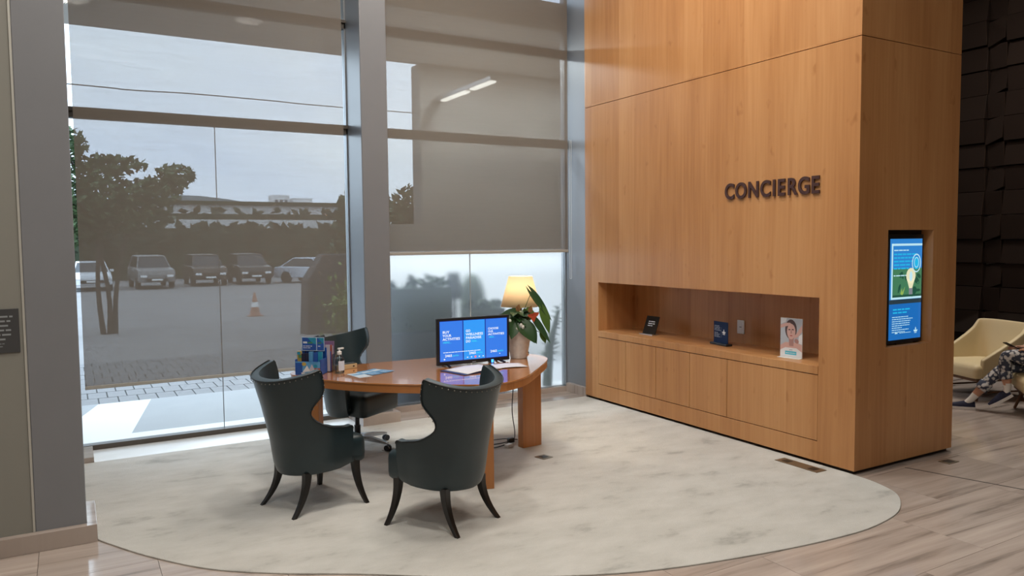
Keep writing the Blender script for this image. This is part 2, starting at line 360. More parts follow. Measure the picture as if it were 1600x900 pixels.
class Print:
    """flat print on a surface: 2-D shapes laid on a plane (origin, ux, uy, normal), each layer a hair prouder"""
    def __init__(s, o, ux, uy, n): s.o, s.ux, s.uy, s.n = Vector(o), Vector(ux), Vector(uy), Vector(n); s.b = MB(); s.mats = []; s.l = 0
    def mi(s, m):
        if m not in s.mats: s.mats.append(m)
        return s.mats.index(m)
    def P(s, x, y): return s.o+s.ux*x+s.uy*y+s.n*(.0012+.0003*s.l)
    def poly(s, pts, m, layer=0):
        s.l = layer; a = sum(pts[i][0]*pts[(i+1) % len(pts)][1]-pts[(i+1) % len(pts)][0]*pts[i][1] for i in range(len(pts)))
        if a < 0: pts = pts[::-1]
        s.b.add([s.P(*p) for p in pts], [tuple(range(len(pts)))], s.mi(m)); return s
    def rect(s, x0, y0, x1, y1, m, layer=0): return s.poly([(x0, y0), (x1, y0), (x1, y1), (x0, y1)], m, layer)
    def ell(s, cx, cy, rx, ry, m, layer=0, rot=0, n=20):
        return s.poly([(cx+rx*math.cos(t)*math.cos(rot)-ry*math.sin(t)*math.sin(rot), cy+rx*math.cos(t)*math.sin(rot)+ry*math.sin(t)*math.cos(rot)) for t in [2*PI*k/n for k in range(n)]], m, layer)
    def ring(s, cx, cy, rx, ry, wd, m, layer=0, n=24):
        s.l = layer; v = []
        for k in range(n):
            t = 2*PI*k/n; v += [s.P(cx+rx*math.cos(t), cy+ry*math.sin(t)), s.P(cx+(rx-wd)*math.cos(t), cy+(ry-wd)*math.sin(t))]
        s.b.add(v, [(2*k, (2*k+2) % (2*n), (2*k+3) % (2*n), 2*k+1) for k in range(n)], s.mi(m)); return s
    def text(s, x, y, h, body, m, layer=1, bold=.0, width=None):
        v, fs = text_mesh(body, 1.0, 0, bold); s.l = layer
        mx = max(p[0] for p in v); my = max(p[1] for p in v); k = h/my; kx = k if width is None else width/mx
        s.b.add([s.P(x+p[0]*kx, y+p[1]*k) for p in v], fs, s.mi(m)); return s
    def words(s, x, y, h, length, m, layer=1, seed=0):
        rd = random.Random(seed); c = x
        while c < x+length-h:
            wl = min(rd.uniform(1.6, 5)*h, x+length-c); s.rect(c, y, c+wl, y+h*.7, m, layer); c += wl+h*.55
        return s
    def build(s, name, parent=None): return s.b.build(name, s.mats, parent)

# ================================================================== STRUCTURE
# floor: stone slab bed with single stone tiles laid on it
fl = struct(MB().box(-5, 12, -6.2, 7.62, -.12, -.012).build('floor', 'dark_grout'))
TW, TH = 1.18, .59
tile_me = None
for j in range(-3, 13):
    for i in range(-4, 10):
        x = -.22+i*TW+(TW*.5 if j % 2 else 0); y = -.02+j*TH
        if x+TW > 12.0 or x < -5 or y+TH > 7.56: continue
        if y+TH < 0.4: continue
        if tile_me is None:
            o = MB().box(.0012, TW-.0012, .0012, TH-.0012, -.012, 0).build('tile', 'vein_stone', fl); tile_me = o.data
        else:
            o = bpy.data.objects.new('tile', tile_me); COL.objects.link(o); o.parent = fl
        o.location = (x, y, 0)
struct_b = MB().box(-5, 12, -6.2, .38, -.012, 0).build('stone_paving', 'vein_stone', fl)
MB().box(-5, 12, 7.06, 7.60, -.012, -.0005).build('stone_paving', 'vein_stone', fl)
MB().prism([(5.58, 3.52), (5.592, 3.52), (5.86, 2.55), (5.848, 2.55)], -.002, .0015).build('expansion_joint', 'outlet_dark', fl)

# carpet: inlaid rounded area
cp = [(5.07, 3.66), (5.04, 3.40), (4.93, 3.16), (4.66, 2.97), (4.35, 2.89), (4.0, 2.875), (3.4, 2.945), (2.61, 3.13), (1.9, 3.48), (1.29, 3.90), (.9, 4.15), (.60, 4.40), (.33, 4.76), (.13, 5.11)]
out = [(p.x, p.y) for p in spline([(*p, 0) for p in cp], 6)]+[(.0845, 5.20), (.0845, 5.695), (-.24, 5.695), (-.24, 7.085), (5.07, 7.06)]
carpet = tag(MB().prism(out, .0002, .009).build('carpet', 'wool_carpet', None, bevel=.003), 'pale cream inlaid carpet with a rounded edge under the concierge table', 'carpet')

struct(MB().box(.113, 2.408, 7.09, 7.52, .0, .006).build('glare_strip', 'glare_white', None, bevel=.001))  # white slab stands in for daylight glare on the floor stone
ceil = struct(MB().box(-5, 12, -6.2, 7.62, CEIL, CEIL+.2).build('ceiling', 'ceiling_white'))
struct(MB().box(-5, 12, -6.4, -6.2, -.1, CEIL).build('wall_front', 'white_wall'))
struct(MB().box(-5.2, -5, -6.2, 7.62, -.1, CEIL).build('wall_side', 'white_wall'))
struct(MB().box(6.4, 12.2, 7.45, 7.62, 0, CEIL).build('wall_back', 'core_dark'))

# far dark wall of polished folded tiles
wf = struct(MB().box(11.575, 11.9, -6.2, 7.62, 0, CEIL).build('wall_right_far', 'dark_grout'), 'dark wall of folded polished tiles behind the lounge chairs')
rowh = .345
tiles = {}
for rr_ in range(0, 16):
    z0 = .03+rr_*rowh
    if z0+rowh > CEIL: break
    y = 2.6; k = 0
    while y < 7.3:
        wide = k % 2 == 0; wd = .62 if wide else .26
        ph = (rr_ % 4); dep = [0.0, .05, .02, -.02][ph]; tilt = [.02, -.015, .03, -.01][(ph+k) % 4]
        slope = 0 if wide else (.10 if k % 4 == 1 else -.10)
        key = (wide, ph, k % 4)
        if key not in tiles:
            g = .004; x0 = 11.46-dep; zt = .045*(1 if k % 4 == 1 else -1) if not wide else 0
            v = [(x0-tilt, g, g-zt*(ph % 2)), (x0-slope*.4-tilt, wd-g, g+zt*(ph % 2)), (x0-slope*.4+tilt, wd-g, rowh-g+zt*(ph % 2)*.5), (x0+tilt, g, rowh-g-zt*(ph % 2)*.5)]
            v += [(11.62, p[1], p[2]) for p in v]
            o = MB().add(v, [(0, 3, 2, 1), (4, 5, 6, 7), (0, 1, 5, 4), (1, 2, 6, 5), (2, 3, 7, 6), (3, 0, 4, 7)]).build('wall_tile', 'dark_tile', wf, bevel=.004)
            tiles[key] = o.data
        else:
            o = bpy.data.objects.new('wall_tile', tiles[key]); COL.objects.link(o); o.parent = wf
            md = o.modifiers.new('bevel', 'BEVEL'); md.width = .004; md.segments = 2
        o.location = (0, y, z0); y += wd; k += 1

# wood clad core with the niches
AX, BY, XR, YE = 5.07, 3.60, 6.35, 7.06
NB0, NB1, NZ0, NZ1 = 3.931, 6.817, .79, 1.33
c = MB()
c.box(5.64, 6.33, 3.82, 7.05, 0, CEIL); c.box(5.10, 5.64, 3.82, 7.05, 1.36, CEIL); c.box(5.10, 5.64, 6.84, 7.05, 0, 1.36)
c.box(5.10, 5.42, 3.63, 3.90, 0, CEIL); c.box(6.04, 6.33, 3.63, 3.82, 0, CEIL); c.box(5.42, 6.04, 3.63, 3.82, 1.88, CEIL); c.box(5.42, 6.04, 3.63, 3.82, 0, .92); c.box(5.42, 6.04, 3.72, 3.82, .92, 1.88); c.box(5.42, 5.64, 3.82, 3.90, 0, 1.36)
wr = struct(c.build('wall_right', 'core_dark'), 'honey coloured wood veneer wall block carrying the concierge lettering')
t = .03
SZ = 3.272
p = MB().box(AX, AX+t, BY, YE, NZ1, SZ).box(AX, AX+t, NB1, YE, .03, NZ1).box(AX, AX+t, BY, NB0, .03, NZ1).box(AX, AX+t, NB0, NB1, .03, .188)
p.build('veneer_panel', 'wall_veneer', wr)
MB().box(AX, AX+t, BY, YE, SZ+.006, CEIL).build('veneer_panel', 'wall_veneer', wr)
SX0, SX1, SZ0, SZ1 = 5.43, 6.02, .945, 1.855
p = MB().box(AX+t, SX0, BY, BY+t, .03, SZ).box(SX1, XR, BY, BY+t, .03, SZ).box(SX0, SX1, BY, BY+t, SZ1, SZ).box(SX0, SX1, BY, BY+t, .03, SZ0)
p.build('veneer_panel', 'wall_veneer', wr)
MB().box(AX+t, XR, BY, BY+t, SZ+.006, CEIL).build('veneer_panel', 'wall_veneer', wr)
MB().box(XR-t+.01, XR, BY+t, YE, .03, CEIL).build('veneer_panel', 'wall_veneer', wr)
# niche lining: back, two cheeks, top
MB().box(5.60, 5.62, NB0, NB1, NZ0-.1, NZ1+.02).build('niche_back', 'wall_veneer', wr)
MB().box(AX+t, 5.60, NB1, NB1+.02, NZ0-.1, NZ1).build('niche_cheek', 'wall_veneer', wr)
MB().box(AX+t, 5.60, NB0-.02, NB0, NZ0-.1, NZ1).build('niche_cheek', 'wall_veneer', wr)
MB().box(AX+t, 5.60, NB0, NB1, NZ1, NZ1+.02).build('niche_top', 'wall_veneer', wr)
# screen recess lining
MB().box(SX0-.01, SX1+.01, 3.70, 3.715, SZ0-.01, SZ1+.01).build('recess_back', 'core_dark', wr)
MB().box(SX1, SX1+.012, BY+t, 3.70, SZ0, SZ1).build('recess_cheek', 'wall_veneer', wr)
MB().box(SX0-.012, SX0, BY+t, 3.70, SZ0, SZ1).build('recess_cheek', 'wall_veneer', wr)
MB().box(SX0, SX1, BY+t, 3.70, SZ0-.012, SZ0).build('recess_sill', 'wall_veneer', wr)
MB().box(SX0, SX1, BY+t, 3.70, SZ1, SZ1+.012).build('recess_top', 'wall_veneer', wr)

# cabinet with five flush doors under the niche, and its shelf
cab = thing('built_in_cabinet', 'low wood cabinet with five flush doors under the wall niche', 'cabinet', (5.35, 5.37, 0))
MB().box(-.245, .25, -1.43, 1.43, .19, .70).build('body', 'core_dark', cab)
ys = [6.817, 6.336, 5.855, 5.372, 4.893, 3.931]
for a, b in zip(ys, ys[1:]):
    MB().box(AX-5.35, AX-5.35+.022, b-5.37+.003, a-5.37-.003, .194, .716).build('door', 'wall_veneer', cab, bevel=.001)
tag(MB().box(AX-.004, 5.595, NB0+.002, NB1-.002, .722, NZ0).build('niche_shelf', 'wall_veneer', None, bevel=.003), 'long wooden display shelf in the wall niche above the cabinet doors', 'shelf')

# sign letters
sg = thing('concierge_sign', 'dark brown raised CONCIERGE lettering on the wood wall', 'sign', (AX, 4.43, 2.15))
ws = 'CONCIERGE'; lay = []; xx = 0
GAPS = (.016, .022, .024, .026, .032, .030, .004, .022, 0)
for ch, gp in zip(ws, GAPS):
    v, fs = text_mesh(ch, .175, .006, .0040, 6)
    x0 = min(q[0] for q in v); x1 = max(q[0] for q in v); lay.append((v, fs, xx-x0)); xx += (x1-x0)+gp
sx = .985/xx; ymax = max(q[1] for v, fs, d in lay for q in v); sy = .135/ymax
for v, fs, d in lay:
    # text x -> world -Y, text y -> z, extrude -> -X
    MB().add([(-.012-q[2], .49-(q[0]+d)*sx, q[1]*sy) for q in v], fs).build('letter', 'letter_brown', sg)

# ---- windows: piers, frames, glass
struct(MB().box(-.235, .03, 5.235, 5.64, 0, CEIL).build('column_left', 'grey_metal_paint', None, bevel=.006), 'grey painted metal column beside the tall window')
wl = struct(MB().box(-5, -.247, 5.235, 5.64, 0, CEIL).build('wall_left', 'beige_panel', None, bevel=.003), 'beige wall panel beside the grey column')
MB().box(-.90, -.892, 5.232, 5.236, .11, CEIL).build('panel_joint', 'frame_dark', wl)
struct(MB().box(-.247, -.235, 5.229, 5.60, .11, CEIL).build('trim_1', 'trim_light'))
struct(MB().box(-5, .083, 5.182, 5.235, 0, .108).box(.03, .083, 5.235, 5.69, 0, .108).build('baseboard_left', 'vein_stone', None, bevel=.002))
struct(MB().box(-5, -.26, 5.64, 7.62, 0, CEIL).build('wall_left_return', 'beige_panel'))
struct(MB().box(-.26, .0, 7.13, 7.62, 0, CEIL).build('column_window', 'grey_metal_paint', None, bevel=.004))
struct(MB().box(-.25, .112, 7.09, 7.15, 0, .05).box(.0, .112, 7.15, 7.5, 0, .05).build('baseboard_corner', 'vein_stone'))
struct(MB().box(2.475, 2.745, 7.11, 7.64, 0, CEIL).build('column_middle', 'grey_metal_paint', None, bevel=.010), 'slim grey metal column between the two windows')
struct(MB().box(2.41, 2.80, 7.05, 7.11, 0, .11).box(2.41, 2.475, 7.11, 7.50, 0, .11).box(2.745, 2.80, 7.11, 7.50, 0, .11).build('baseboard_middle', 'vein_stone', None, bevel=.002))
struct(MB().box(5.128, 5.30, 7.062, 7.64, 0, CEIL).build('column_right', 'grey_metal_paint', None, bevel=.003))
struct(MB().box(5.078, 5.128, 7.064, 7.47, 0, .10).box(2.80, 5.078, 7.47, 7.50, 0, .06).build('baseboard_right', 'vein_stone'))
GY = 7.56
def window(name, x0, x1, joints, label):
    o = struct(MB().box(x0, x1, 7.52, 7.62, 0.0, .05).build(name, 'frame_dark'), label)
    for z0, z1 in ((2.885, 2.972), (3.93, 4.01), (5.0, 5.08)):
        MB().box(x0, x1, 7.53, 7.62, z0, z1).box(x0, x1, 7.505, 7.53, z0+.052, z1).build('rail', 'frame_dark', o)
    for xs in (x0, x1-.012): MB().box(xs, xs+.012, 7.53, 7.62, .05, CEIL).build('jamb', 'frame_alu', o)
    return o
w1 = window('window_1', .0, 2.475, (1.215,), 'tall clear window left of the slim middle column')
w2 = window('window_2', 2.745, 5.128, (3.855,), 'tall window with frosted lower glass beside the wood wall')
def pane(o, x0, x1, z0, z1, m='clear_glass', nm='pane'): return MB().box(x0, x1, GY, GY+.012, z0, z1).build(nm, m, o)
pane(w1, .012, 1.212, .05, 2.885); pane(w1, 1.218, 2.463, .05, 2.885)
MB().box(1.212, 1.218, GY-.002, GY+.014, .05, 2.885).build('glass_joint', 'frame_alu', w1)
pane(w1, .012, 2.463, 2.972, 3.93); pane(w1, .012, 2.463, 4.01, 5.0)
pane(w2, 2.757, 3.852, .05, 1.70, 'frosted_glass', 'frosted_pane'); pane(w2, 3.858, 5.116, .05, 1.70, 'frosted_glass', 'frosted_pane')
pane(w2, 2.757, 3.852, 1.70, 2.885); pane(w2, 3.858, 5.116, 1.70, 2.885); pane(w2, 2.757, 5.116, 2.972, 3.93); pane(w2, 2.757, 5.116, 4.01, 5.0)
MB().box(3.852, 3.858, GY-.002, GY+.014, .05, 2.885).build('glass_joint', 'white_plastic', w2)
struct(MB().box(-.3, 5.3, 7.52, 7.66, 5.08, CEIL).build('window_head', 'white_wall'))

# roller shades
def shade(x0, x1, zb, label):
    o = thing('roller_shade', label, 'shade', ((x0+x1)/2, 7.20, zb)); h = (x1-x0)/2
    MB().grid([[(-h, 0, .028), (h, 0, .028)], [(-h, 0, 5.30-zb), (h, 0, 5.30-zb)]]).build('fabric', 'screen_fabric', o)
    MB().box(-h, h, -.008, .008, 0, .03).build('hem_bar', 'hem_bar', o, bevel=.004)
    b = MB().lathe([(.035, -h), (.035, h)], n=16); b.v = [(q[2], q[0], q[1]+5.33-zb) for q in b.v]; b.build('roller_tube', 'frame_alu', o, smooth=True)
    return o
shade(.072, 2.328, .595, 'wide sheer taupe roller shade pulled down almost to the floor on the clear window')
shade(2.762, 4.932, 1.663, 'sheer taupe roller shade stopping above the frosted glass beside the wood wall')
ch = []
for k in range(25): a = PI*k/24; ch.append((.012*math.cos(a), 0, -.012*math.sin(a)))
ch = [(.012, 0, 1.6)]+ch+[(-.012, 0, 1.6)]
b = MB().tube([(q[0], q[1], q[2]) for q in ch], .0025, 6)
tag(b.build('shade_chain', 'white_plastic'), 'thin white bead pull chain hanging by the wood wall', 'chain').location = (5.07, 7.35, 1.36)

# plaque on the beige wall
pq = thing('wall_plaque', 'dark grey text plaque mounted on the beige wall panel', 'plaque', (-.44, 5.2345, 1.31))
MB().box(-.175, .175, -.008, 0, -.127, .127).build('plate', 'plaque', pq, bevel=.002)
P = Print((-.175, -.008, -.127), (1, 0, 0), (0, 0, 1), (0, -1, 0))
for k in range(6): P.words(.02, .205-k*.026, .014, .30-.012*(k % 3), 'plaque_text', 1, k)
P.words(.02, .052, .006, .26, 'plaque_text', 1, 11); P.words(.02, .036, .006, .255, 'plaque_text', 1, 12)
P.build('lettering', pq)

# ================================================================== CONCIERGE TABLE
TZ = .775
tp = [(1.47, 6.02), (1.485, 5.88), (1.59, 5.64), (1.78, 5.36), (2.01, 5.13), (2.28, 4.93), (2.50, 4.79), (2.68, 4.75), (2.86, 4.82), (3.0, 4.92), (3.21, 5.13), (3.50, 5.44), (3.60, 5.62), (3.58, 5.83), (3.40, 6.0), (3.0, 6.09), (2.6, 6.13), (2.2, 6.15), (1.8, 6.15), (1.56, 6.12)]
TC = Vector((2.55, 5.55, 0))
tab = thing('concierge_table', 'polished wooden concierge table with a rounded triangular top and slab legs', 'table', TC)
top = [(q.x-TC.x, q.y-TC.y) for q in spline([(*q, 0) for q in tp], 6, True)]
MB().prism(top, TZ-.012, TZ).build('tabletop', 'table_veneer', tab, bevel=.002)
n = len(top)
ins = []
for i in range(n):
    a = Vector(top[i-1]); b_ = Vector(top[(i+1) % n]); d = (b_-a).normalized(); ins.append((top[i][0]-d.y*.004, top[i][1]+d.x*.004))
MB().prism([(q[0]*.999, q[1]*.999) for q in ins], TZ-.068, TZ-.0125).build('apron_edge', 'table_side_veneer', tab, bevel=.001)
for (cx, cy, ang, ln) in ((3.42, 5.60, .10, .20), (2.585, 4.85, 1.30, .19), (1.58, 5.90, -.78, .20)):
    M = Matrix.Rotation(ang, 3, 'Z')
    MB().obox((cx-TC.x, cy-TC.y, (TZ-.069)/2+.005), (ln, .075, TZ-.069-.01), M).build('leg', 'table_side_veneer', tab, bevel=.002)

# ================================================================== CHAIRS
def chair_shell(zo=0.0):
    us = [-1, -.99, -.96, -.90, -.82, -.74, -.66, -.60, -.55, -.51, -.475, -.44]+[-.44+.88*k/24 for k in range(1, 24)]+[.44, .475, .51, .55, .60, .66, .74, .82, .90, .96, .99, 1]
    ztop = [(0, .60), (.44, .60), (.475, .583), (.51, .573), (.55, .566), (.60, .561), (.74, .558), (.90, .563), (.96, .562), (.99, .555), (1, .545)]
    def pos(uu, z):
        hw = interp([(.245, .255), (.30, .278), (.45, .297), (.60, .305), (.90, .33)], z); yb = interp([(.245, -.232), (.30, -.25), (.45, -.268), (.70, -.325), (.90, -.385)], z)
        sh = interp([(.245, 0), (.55, 0), (.90, -.07)], z); tt = abs(uu); sg_ = 1 if uu >= 0 else -1
        if tt <= .56:
            a = tt/.56*PI/2; x = hw*math.sin(a)**.92; y = yb+(.05+sh-yb)*(1-math.cos(a)**.85)
        else:
            k = (tt-.56)/.44; x = hw+.012*k; y = .05+sh+k*.075
        zt = z
        if z > .70: zt += .075*((z-.70)/.195)*(tt/.48)**2
        if z < .40: zt += .05*tt*(.40-z)/.155
        return (sg_*x, y, zt+zo)
    low = [[pos(q*(.97 if i == 0 else 1), lerp(.245, interp(ztop, abs(q)), t_)) for q in us] for i, t_ in enumerate((0, .03, .15, .3, .45, .6, .75, .88, .96, 1.0))]
    mid = us[11:-11]
    up_def = [(.60, .44), (.622, .402), (.65, .376), (.675, .37), (.70, .376), (.722, .395), (.742, .422), (.76, .45), (.778, .472), (.80, .484), (.83, .488), (.86, .486), (.885, .482), (.895, .475)]
    up = [[pos(q*U/.44, z) for q in mid] for z, U in up_def]
    b = MB().grid(low); n = len(us); base = (len(low)-1)*n+11; o = len(b.v); m = len(mid)
    b.v += [p for r_ in up[1:] for p in r_]
    ids = [[base+k for k in range(m)]]+[[o+i*m+k for k in range(m)] for i in range(len(up)-1)]
    for i in range(len(ids)-1):
        for k in range(m-1): b.f.append((ids[i][k], ids[i][k+1], ids[i+1][k+1], ids[i+1][k])); b.m.append(0)
    path = low[-1][:12]+[r_[0] for r_ in up[1:]]+up[-1][1:-1]+[r_[-1] for r_ in up[:0:-1]]+low[-1][-12:]
    return b, [Vector(p) for p in path]
def rounded_seat(z0, z1, yb, yf, wb, wf_):
    n = 14; ring = []
    pts = [(-wb, yb), (wb, yb), (wf_, yf), (-wf_, yf)]
    R = [.12, .12, .06, .06]
    for i in range(4):
        p0, p1, p2 = Vector(pts[i-1]), Vector(pts[i]), Vector(pts[(i+1) % 4])
        a = p1+(p0-p1).normalized()*R[i]; b = p1+(p2-p1).normalized()*R[i]
        for k in range(7): t_ = k/6; ring.append(tuple((1-t_)**2*a+2*t_*(1-t_)*p1+t_*t_*b))
    cx, cy = 0, (yb+yf)/2
    def lvl(s, z): return [(cx+(x-cx)*s, cy+(y-cy)*s, z) for x, y in ring]
    rows = [lvl(.94, z0), lvl(.99, z0+.015), lvl(1.0, z0+.05), lvl(1.0, z1-.05), lvl(.985, z1-.022), lvl(.93, z1-.004), lvl(.6, z1+.012), lvl(.2, z1+.016), lvl(.001, z1+.016)]
    b = MB().grid(rows, closed=True); b.add(rows[0], [tuple(range(len(ring)-1, -1, -1))]); return b
def chair_body(root, zo=0.0):
    b, path = chair_shell(zo)
    o = b.build('backrest', 'leather', root, smooth=True, angle=0)
    md = o.modifiers.new('solid', 'SOLIDIFY'); md.thickness = .05; md.offset = -1.0
    md = o.modifiers.new('bev', 'BEVEL'); md.width = .014; md.segments = 3; md.limit_method = 'ANGLE'; md.angle_limit = math.radians(50)
    # follow the rim on the outer side
    MB().tube([p+Vector((p.x*.008, -.003, .001)) for p in path], .0045, 6).build('piping', 'leather_dark', o, smooth=True)
    nb = MB(); acc = 0; last = path[0]
    for p in path[3:-3]:
        acc += (p-last).length; last = p
        if acc > .03:
            acc = 0
            q = Vector((p.x, p.y+.03, 0)); q = q.normalized()*.004
            c_ = (p.x+q.x, p.y+q.y, p.z-.013)
            if abs(p.z-zo) > .72: nb.ball(c_, .0042, 5)
    tag(nb.build('nailhead_trim', 'nail_steel', o, smooth=True), kind='stuff')
    rounded_seat(.285+zo, .465+zo, -.175, .275, .20, .262).build('seat', 'leather', root, smooth=True, angle=60)
    return o
def wing_chair(label, loc, rz):
    root = thing('wing_chair', label, 'chair', loc, rz, 'wing chairs at the table')
    chair_body(root)
    for sx_ in (-1, 1):
        for (tx, ty, fx, fy) in ((.178, -.155, .205, -.272), (.222, .195, .295, .235)):
            cs = []
            for k in range(9):
                t_ = k/8; e = t_**2.2
                x = lerp(tx, fx, e)*sx_; y = lerp(ty, fy, e); z = lerp(.275 if ty < 0 else .31, .0, t_); h = lerp(.025, .014, t_)
                cs.append([(x-h, y-h, z), (x+h, y-h, z), (x+h, y+h, z), (x-h, y+h, z)])
            b = MB().grid(cs, closed=True); b.add(cs[0], [(0, 1, 2, 3)]); b.add(cs[-1], [(3, 2, 1, 0)])
            b.build('leg', 'black_wood', root, smooth=True, angle=50, bevel=.003)
    return root
def rz_of(fx, fy): return math.atan2(-fx, fy)
wing_chair('dark teal leather wing chair facing the table end with the brochure display', (1.40, 5.175, .009), rz_of(.96, .28))
wing_chair('dark teal leather wing chair in front of the blue monitor, back to the viewer', (2.04, 4.40, .009), rz_of(-.41, .91))
oc = thing('swivel_chair', 'dark leather wing-backed swivel chair on castors behind the concierge table', 'chair', (2.12, 6.36, .009), rz_of(.55, -.83))
chair_body(oc, .045)
MB().lathe([(.10, .31), (.10, .325)], n=16).box(-.12, .12, -.12, .12, .30, .335).build('seat_mechanism', 'black_plastic', oc)
MB().lathe([(.028, .10), (.028, .20), (.02, .20), (.02, .31)], n=16).build('gas_column', 'black_plastic', oc, smooth=True)
st = MB().lathe([(.045, .07), (.05, .09), (.04, .125)], n=16).build('base_hub', 'chrome', oc, smooth=True)
for k in range(5):
    a = 2*PI*k/5+.35; d = Vector((math.cos(a), math.sin(a), 0)); s_ = Vector((-d.y, d.x, 0))
    b = MB(); rs = []
    for (R, hw, zb, zt) in ((.03, .03, .075, .115), (.17, .024, .068, .102), (.30, .018, .058, .078), (.315, .012, .058, .074)):
        rs.append([d*R-s_*hw+Vector((0, 0, zb)), d*R+s_*hw+Vector((0, 0, zb)), d*R+s_*hw+Vector((0, 0, zt)), d*R-s_*hw+Vector((0, 0, zt))])
    b.grid(rs, closed=True); b.add(rs[-1], [(0, 1, 2, 3)])
    arm = b.build('base_arm', 'chrome', oc, bevel=.004)
    b = MB()
    for off in (-.014, .014):
        cc = MB().lathe([(.026, -.008), (.026, .008)], n=14)
        M = Matrix((s_, d, Vector((0, 0, 1)))).transposed()
        b.add([d*.31+s_*off+Vector((0, 0, .0265))+s_*q[2]+d*q[0]+Vector((0, 0, q[1])) for q in cc.v], cc.f)
    b.tube([d*.31+Vector((0, 0, .03)), d*.31+Vector((0, 0, .06))], .006, 6)
    b.build('castor', 'black_plastic', arm)

# ================================================================== TABLE-TOP THINGS
# monitor
mo = thing('monitor', 'flat black-framed monitor showing three blue posters on the table', 'monitor', (2.885, 5.60, TZ+.001), -.03)
W_, H_ = .665, .385; zb = .012
fr = MB().box(-W_/2, W_/2, 0, .03, zb, zb+H_).box(-W_/2+.1, W_/2-.1, .03, .055, zb+.05, zb+H_-.1).build('housing', 'black_plastic', mo, bevel=.004)
for s_ in (-1, 1):
    MB().tube([(s_*.24, .012, zb+.004), (s_*.25, -.07, .006)], .009, 6).tube([(s_*.24, .012, zb+.004), (s_*.25, .09, .006)], .009, 6).build('foot', 'black_plastic', mo)
P = Print((-W_/2+.022, 0, zb+.03), (1, 0, 0), (0, 0, 1), (0, -1, 0)); sw, sh_ = W_-.044, H_-.052
P.rect(0, 0, sw, sh_, 'scr_dark', 0)
for k, (a, b_) in enumerate(((.004, .33), (.345, .66), (.675, .996))):
    P.rect(sw*a, .004, sw*b_, sh_-.004, 'scr_mid' if k == 1 else 'scr_blue', 1)
def lines(x, y0, dh, arr, h, m='scr_white', bold=.02):
    for k, (s_, wd) in enumerate(arr): P.text(x, y0-k*dh, h, s_, m, 3, bold, wd)
lines(.026, .232, .029, (('BUY', .062), ('YOUR', .078), ('ACTIVITIES', .155)), .02)
P.text(.028, .150, .014, 'HERE...', 'scr_cyan', 3, .01, .075)
lines(.234, .232, .029, (('GO', .042), ('WELLNESS', .158), ('PARADISE', .142), ('DO', .042)), .02); P.text(.285, .147, .012, 'HERE...', 'scr_cyan', 3, .01, .06)
lines(.440, .240, .024, (('CHOOSE', .098), ('OUR', .048), ('ACTIVITIES', .152)), .017); P.text(.446, .170, .012, 'HERE...', 'scr_cyan', 3, .01, .06)
P.words(.03, .072, .007, .34, 'scr_white', 3, 3)
for x, y in ((.045, .038), (.262, .046), (.46, .046)): P.text(x, y, .02, '2465', 'scr_white', 3, .02, .062); P.text(x+.068, y+.002, .014, 'JustGo', 'scr_cyan', 3, .01, .055)
for k in range(5): P.ell(.248+.036*k, .022, .010 if k == 2 else .007, .010 if k == 2 else .004, 'scr_red' if k == 2 else 'scr_white', 3, n=10)
P.rect(.034, .014, .046, .024, 'scr_white', 3); P.rect(.545, .028, .553, .034, 'scr_white', 3)
P.build('screen', mo)
Print((-.02, 0, zb+.008), (1, 0, 0), (0, 0, 1), (0, -1, 0)).words(0, 0, .007, .04, 'print_grey', 1, 2).build('maker_mark', mo)

# small glowing device below monitor
hb = thing('card_reader', 'small device with a glowing blue light under the monitor edge', 'device', (3.045, 5.60, TZ+.001))
MB().box(-.022, .022, -.02, .02, 0, .03).build('housing', 'black_plastic', hb, bevel=.003)
MB().box(-.010, .010, -.0225, -.02, .004, .03).build('light_strip', 'led_blue', hb)

# open folder with paper + loose paper
fo = thing('document_folder', 'open dark blue folder with white papers in front of the monitor', 'folder', (2.76, 5.36, TZ+.001), .25)
MB().box(-.23, .02, -.15, .15, 0, .004).build('cover', 'folder_blue', fo)
b = MB(); b.grid([[(-.19+.36*i/8, -.14+.28*j/6, .006+.010*math.sin(i/8*PI)*(1-.4*j/6)) for i in range(9)] for j in range(7)]); b.build('paper_sheet', 'paper', fo, solid=.002, smooth=True)
pp = tag(MB().grid([[(-.14+.28*i/6, -.10+.20*j/5, .003+.006*math.sin(i/6*PI)) for i in range(7)] for j in range(6)]).build('loose_paper', 'paper', None, solid=.001, smooth=True), 'loose white sheet behind the chair wing near the plant pot', 'paper'); pp.location = (3.07, 5.36, TZ+.001); pp.rotation_euler = (0, 0, -.2)

# flyers
for k, (x, y, a, m, lb) in enumerate(((1.90, 5.62, .15, 'flyer_pale', 'pale blue flyer lying nearest the table edge'), (2.00, 5.68, .35, 'flyer_blue', 'blue flyer lying over the pale one on the table'), (2.10, 5.72, .55, 'flyer_blue', 'outermost blue flyer of the three fanned towards the monitor'))):
    o = thing('flyer', lb, 'flyer', (x, y, TZ+.0008+.0012*k), a, 'flyers fanned on the table')
    MB().box(-.055, .055, -.105, .105, 0, .001).build('sheet', m, o)
    P = Print((-.055, -.105, .0002), (1, 0, 0), (0, 1, 0), (0, 0, 1)); P.rect(.01, .12, .10, .17, 'flyer_blue' if k == 0 else 'flyer_pale', 0); P.words(.012, .06, .010, .08, 'print_white', 1, k); P.words(.012, .035, .007, .085, 'print_white', 1, k+5)
    P.build('print', o)

